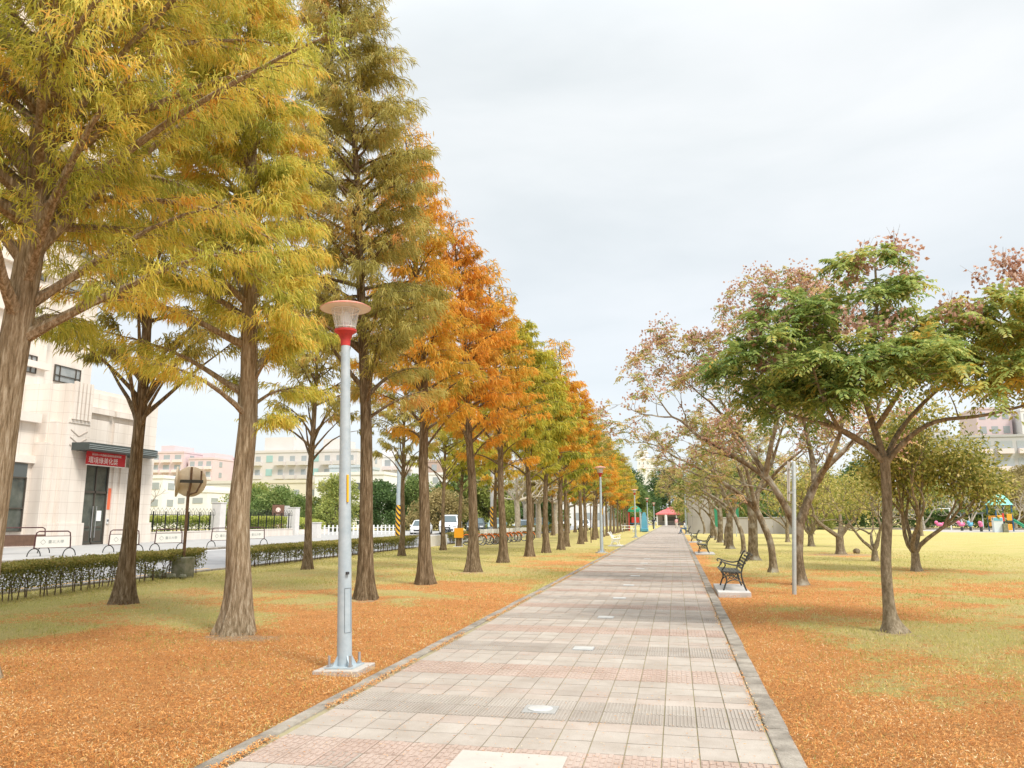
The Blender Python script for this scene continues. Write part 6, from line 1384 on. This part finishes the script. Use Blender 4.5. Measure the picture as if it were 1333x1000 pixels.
# ------------------------------------------------------------------ people
M['skin'] = mat('skin', (.52, .33, .24), .6, var=.1); M['hair'] = mat('black_hair', (.02, .016, .014), .6); M['jeans'] = mat('blue_jeans', (.07, .16, .30), .85, var=.2, vscale=20); M['dark_cloth'] = mat('dark_cloth', (.035, .035, .045), .85); M['pink_cloth'] = mat('pink_coat', (.72, .38, .38), .85, var=.1); M['grey_cloth'] = mat('light_grey_cloth', (.55, .58, .62), .85, var=.1); M['shoe'] = mat('shoes', (.06, .06, .06), .7); M['beige_cloth'] = mat('beige_trousers', (.62, .55, .45), .85)
def person(label, loc, rz, J, top, bottom, hair=True, group=None):
    """one skinned body surface from named joints; faces nearest to sleeve, trunk or leg bones take the clothes"""
    o = thing('person', label, 'person', loc, rz, group)
    names = list(J); bones = [('pelvis', 'belly'), ('belly', 'chest'), ('chest', 'neck'), ('neck', 'head'), ('head', 'crown')]
    for s in 'LR': bones += [('pelvis', 'hip' + s), ('hip' + s, 'knee' + s), ('knee' + s, 'ankle' + s), ('ankle' + s, 'toe' + s), ('chest', 'sh' + s), ('sh' + s, 'elb' + s), ('elb' + s, 'wri' + s), ('wri' + s, 'palm' + s)]
    Rd = dict(pelvis=.135, belly=.13, chest=.15, neck=.058, head=.092, crown=.075, hip=.095, knee=.062, ankle=.043, toe=.038, sh=.068, elb=.045, wri=.032, palm=.034)
    V = [Vector(J[n]) for n in names]; E = [(names.index(a), names.index(b)) for a, b in bones]; rad = [Rd[n.rstrip('LR')] if n.rstrip('LR') in Rd else .05 for n in names]
    for s in 'LR':
        w_, p_ = Vector(J['wri' + s]), Vector(J['palm' + s]); d = (p_ - w_).normalized(); sd = d.orthogonal().normalized(); ip = names.index('palm' + s)
        for k, (off, ln) in enumerate(((-.030, .060), (-.010, .080), (.012, .086), (.032, .075), (-.055, .035))):
            i0 = len(V); V.append(p_ + d * (.03 if k < 4 else -.02) + sd * off); V.append(p_ + d * (.03 + ln) + sd * off * 1.15 + Vector((0, 0, -.012))); rad += [.010, .008]; E += [(ip, i0), (i0, i0 + 1)]
    me = bpy.data.meshes.new('body'); me.from_pydata(V, E, []); tmp = bpy.data.objects.new('body', me); COL.objects.link(tmp)
    sk = tmp.modifiers.new('Skin', 'SKIN'); sk.use_smooth_shade = True
    for i, r in enumerate(rad): me.skin_vertices[0].data[i].radius = (r, r)
    me.skin_vertices[0].data[names.index('pelvis')].use_root = True
    ss = tmp.modifiers.new('Sub', 'SUBSURF'); ss.levels = 1; ss.render_levels = 1
    dg = bpy.context.evaluated_depsgraph_get(); bm_ = bpy.data.meshes.new_from_object(tmp.evaluated_get(dg)); bpy.data.objects.remove(tmp)
    bm_.materials.clear()
    for m_ in (M['skin'], top, bottom, M['shoe']): bm_.materials.append(m_)
    seg = []
    for a, b in bones:
        c = 0 if a in ('neck', 'head') or b.startswith('palm') else 3 if b.startswith('toe') else 2 if a[:3] in ('hip', 'kne') or b.startswith('hip') else 1
        seg.append((Vector(J[a]), Vector(J[b]), c))
    for f in bm_.polygons:
        c = f.center; best = (9, 1)
        for a, b, k in seg:
            ab = b - a; t_ = max(0, min(1, (c - a).dot(ab) / max(ab.length_squared, 1e-6))); best = min(best, ((a + ab * t_ - c).length, k))
        f.material_index = best[1]
    bm_.name = 'body'; ob = bpy.data.objects.new('body', bm_); COL.objects.link(ob); ob.parent = o
    h = Vector(J['head']); cr = Vector(J['crown']); fwd = Vector((0, -1, 0))
    hm = MB().ball(tuple(h.lerp(cr, .45) - fwd * .018), .112, 14, (.92, 1, 1.05)); hm.v = [v for v in hm.v]
    bmh = hm.build('hair', M['hair'], o, True)
    fc = MB(); fc.ball(tuple(h + fwd * .105 + Vector((0, 0, -.005))), .014, 6, (1, 1.2, 1.4)); fc.build('nose', M['skin'], ob, True)
    ey = MB(); [ey.ball(tuple(h + fwd * .093 + Vector((s * .033, 0, .02))), .010, 6) for s in (-1, 1)]; ey.build('eyes', M['hair'], ob)
    mo = MB(); mo.box(tuple(h + fwd * .095 + Vector((0, 0, -.045))), (.04, .012, .008)); mo.build('mouth', M['red_faded'], ob)
    er = MB(); [er.ball(tuple(h + Vector((s * .095, 0, .005))), .022, 6, (.4, .8, 1.3)) for s in (-1, 1)]; er.build('ears', M['skin'], ob)
    return o
def stand(step=.0, lean=0):
    J = dict(pelvis=(0, 0, .93), belly=(0, -lean * .3, 1.08), chest=(0, -lean * .7, 1.28), neck=(0, -lean, 1.44), head=(0, -lean - .015, 1.56), crown=(0, -lean - .01, 1.65))
    for s, sg in (('L', -1), ('R', 1)):
        st = step * sg
        J['hip' + s] = (sg * .095, 0, .88); J['knee' + s] = (sg * .10, -st * .5 - .02, .49); J['ankle' + s] = (sg * .10, -st if st > 0 else -st + .03, .09 + (.03 if st < 0 else 0)); J['toe' + s] = (sg * .11, J['ankle' + s][1] - .16, .04)
        J['sh' + s] = (sg * .18, -lean * .9, 1.37); J['elb' + s] = (sg * .23, st * .3, 1.10); J['wri' + s] = (sg * .24, st * .5 - .08, .87); J['palm' + s] = (sg * .24, st * .5 - .11, .79)
    return J
person('person in a pink coat and pale trousers walking at the far right of the path', (.05, 128, .02), R(10), stand(.22), M['pink_cloth'], M['beige_cloth'])
person('person in dark clothes walking beside the far lamp post on the left', (-3.3, 117, .02), R(170), stand(.30, .05), M['dark_cloth'], M['dark_cloth'])
J = dict(pelvis=(0, 0, .54), belly=(0, -.03, .70), chest=(0, -.08, .92), neck=(0, -.14, 1.08), head=(0, -.18, 1.19), crown=(0, -.18, 1.28))
for s, sg in (('L', -1), ('R', 1)):
    J['hip' + s] = (sg * .10, -.04, .53); J['knee' + s] = (sg * .13, -.46, .56); J['ankle' + s] = (sg * .13, -.46 - .08 * (sg + 1), .10); J['toe' + s] = (sg * .14, -.64 - .08 * (sg + 1), .06)
    J['sh' + s] = (sg * .185, -.10, 1.01); J['elb' + s] = (sg * .25, -.18, .76); J['wri' + s] = (sg * .12, -.38, .66); J['palm' + s] = (sg * .08, -.44, .64)
person('person in blue jeans and light top sitting on the farthest dark bench', (.93, 80.4, .05), -PI / 2, J, M['grey_cloth'], M['jeans'])
for k, (x, y, c, lb) in enumerate(((1.4, 183, 'dark_cloth', 'dark-clothed person standing right of the broad kiosk post'), (2.6, 183.5, 'grey_cloth', 'light-clothed person standing rightmost under the red kiosk roof'), (.5, 183.2, 'dark_cloth', 'dark-clothed person right beside the broad kiosk post'))):
    person(lb, (x, y, .02), R(180 - 30 * k), stand(.05), M[c], M['dark_cloth'], group='people at the kiosk')
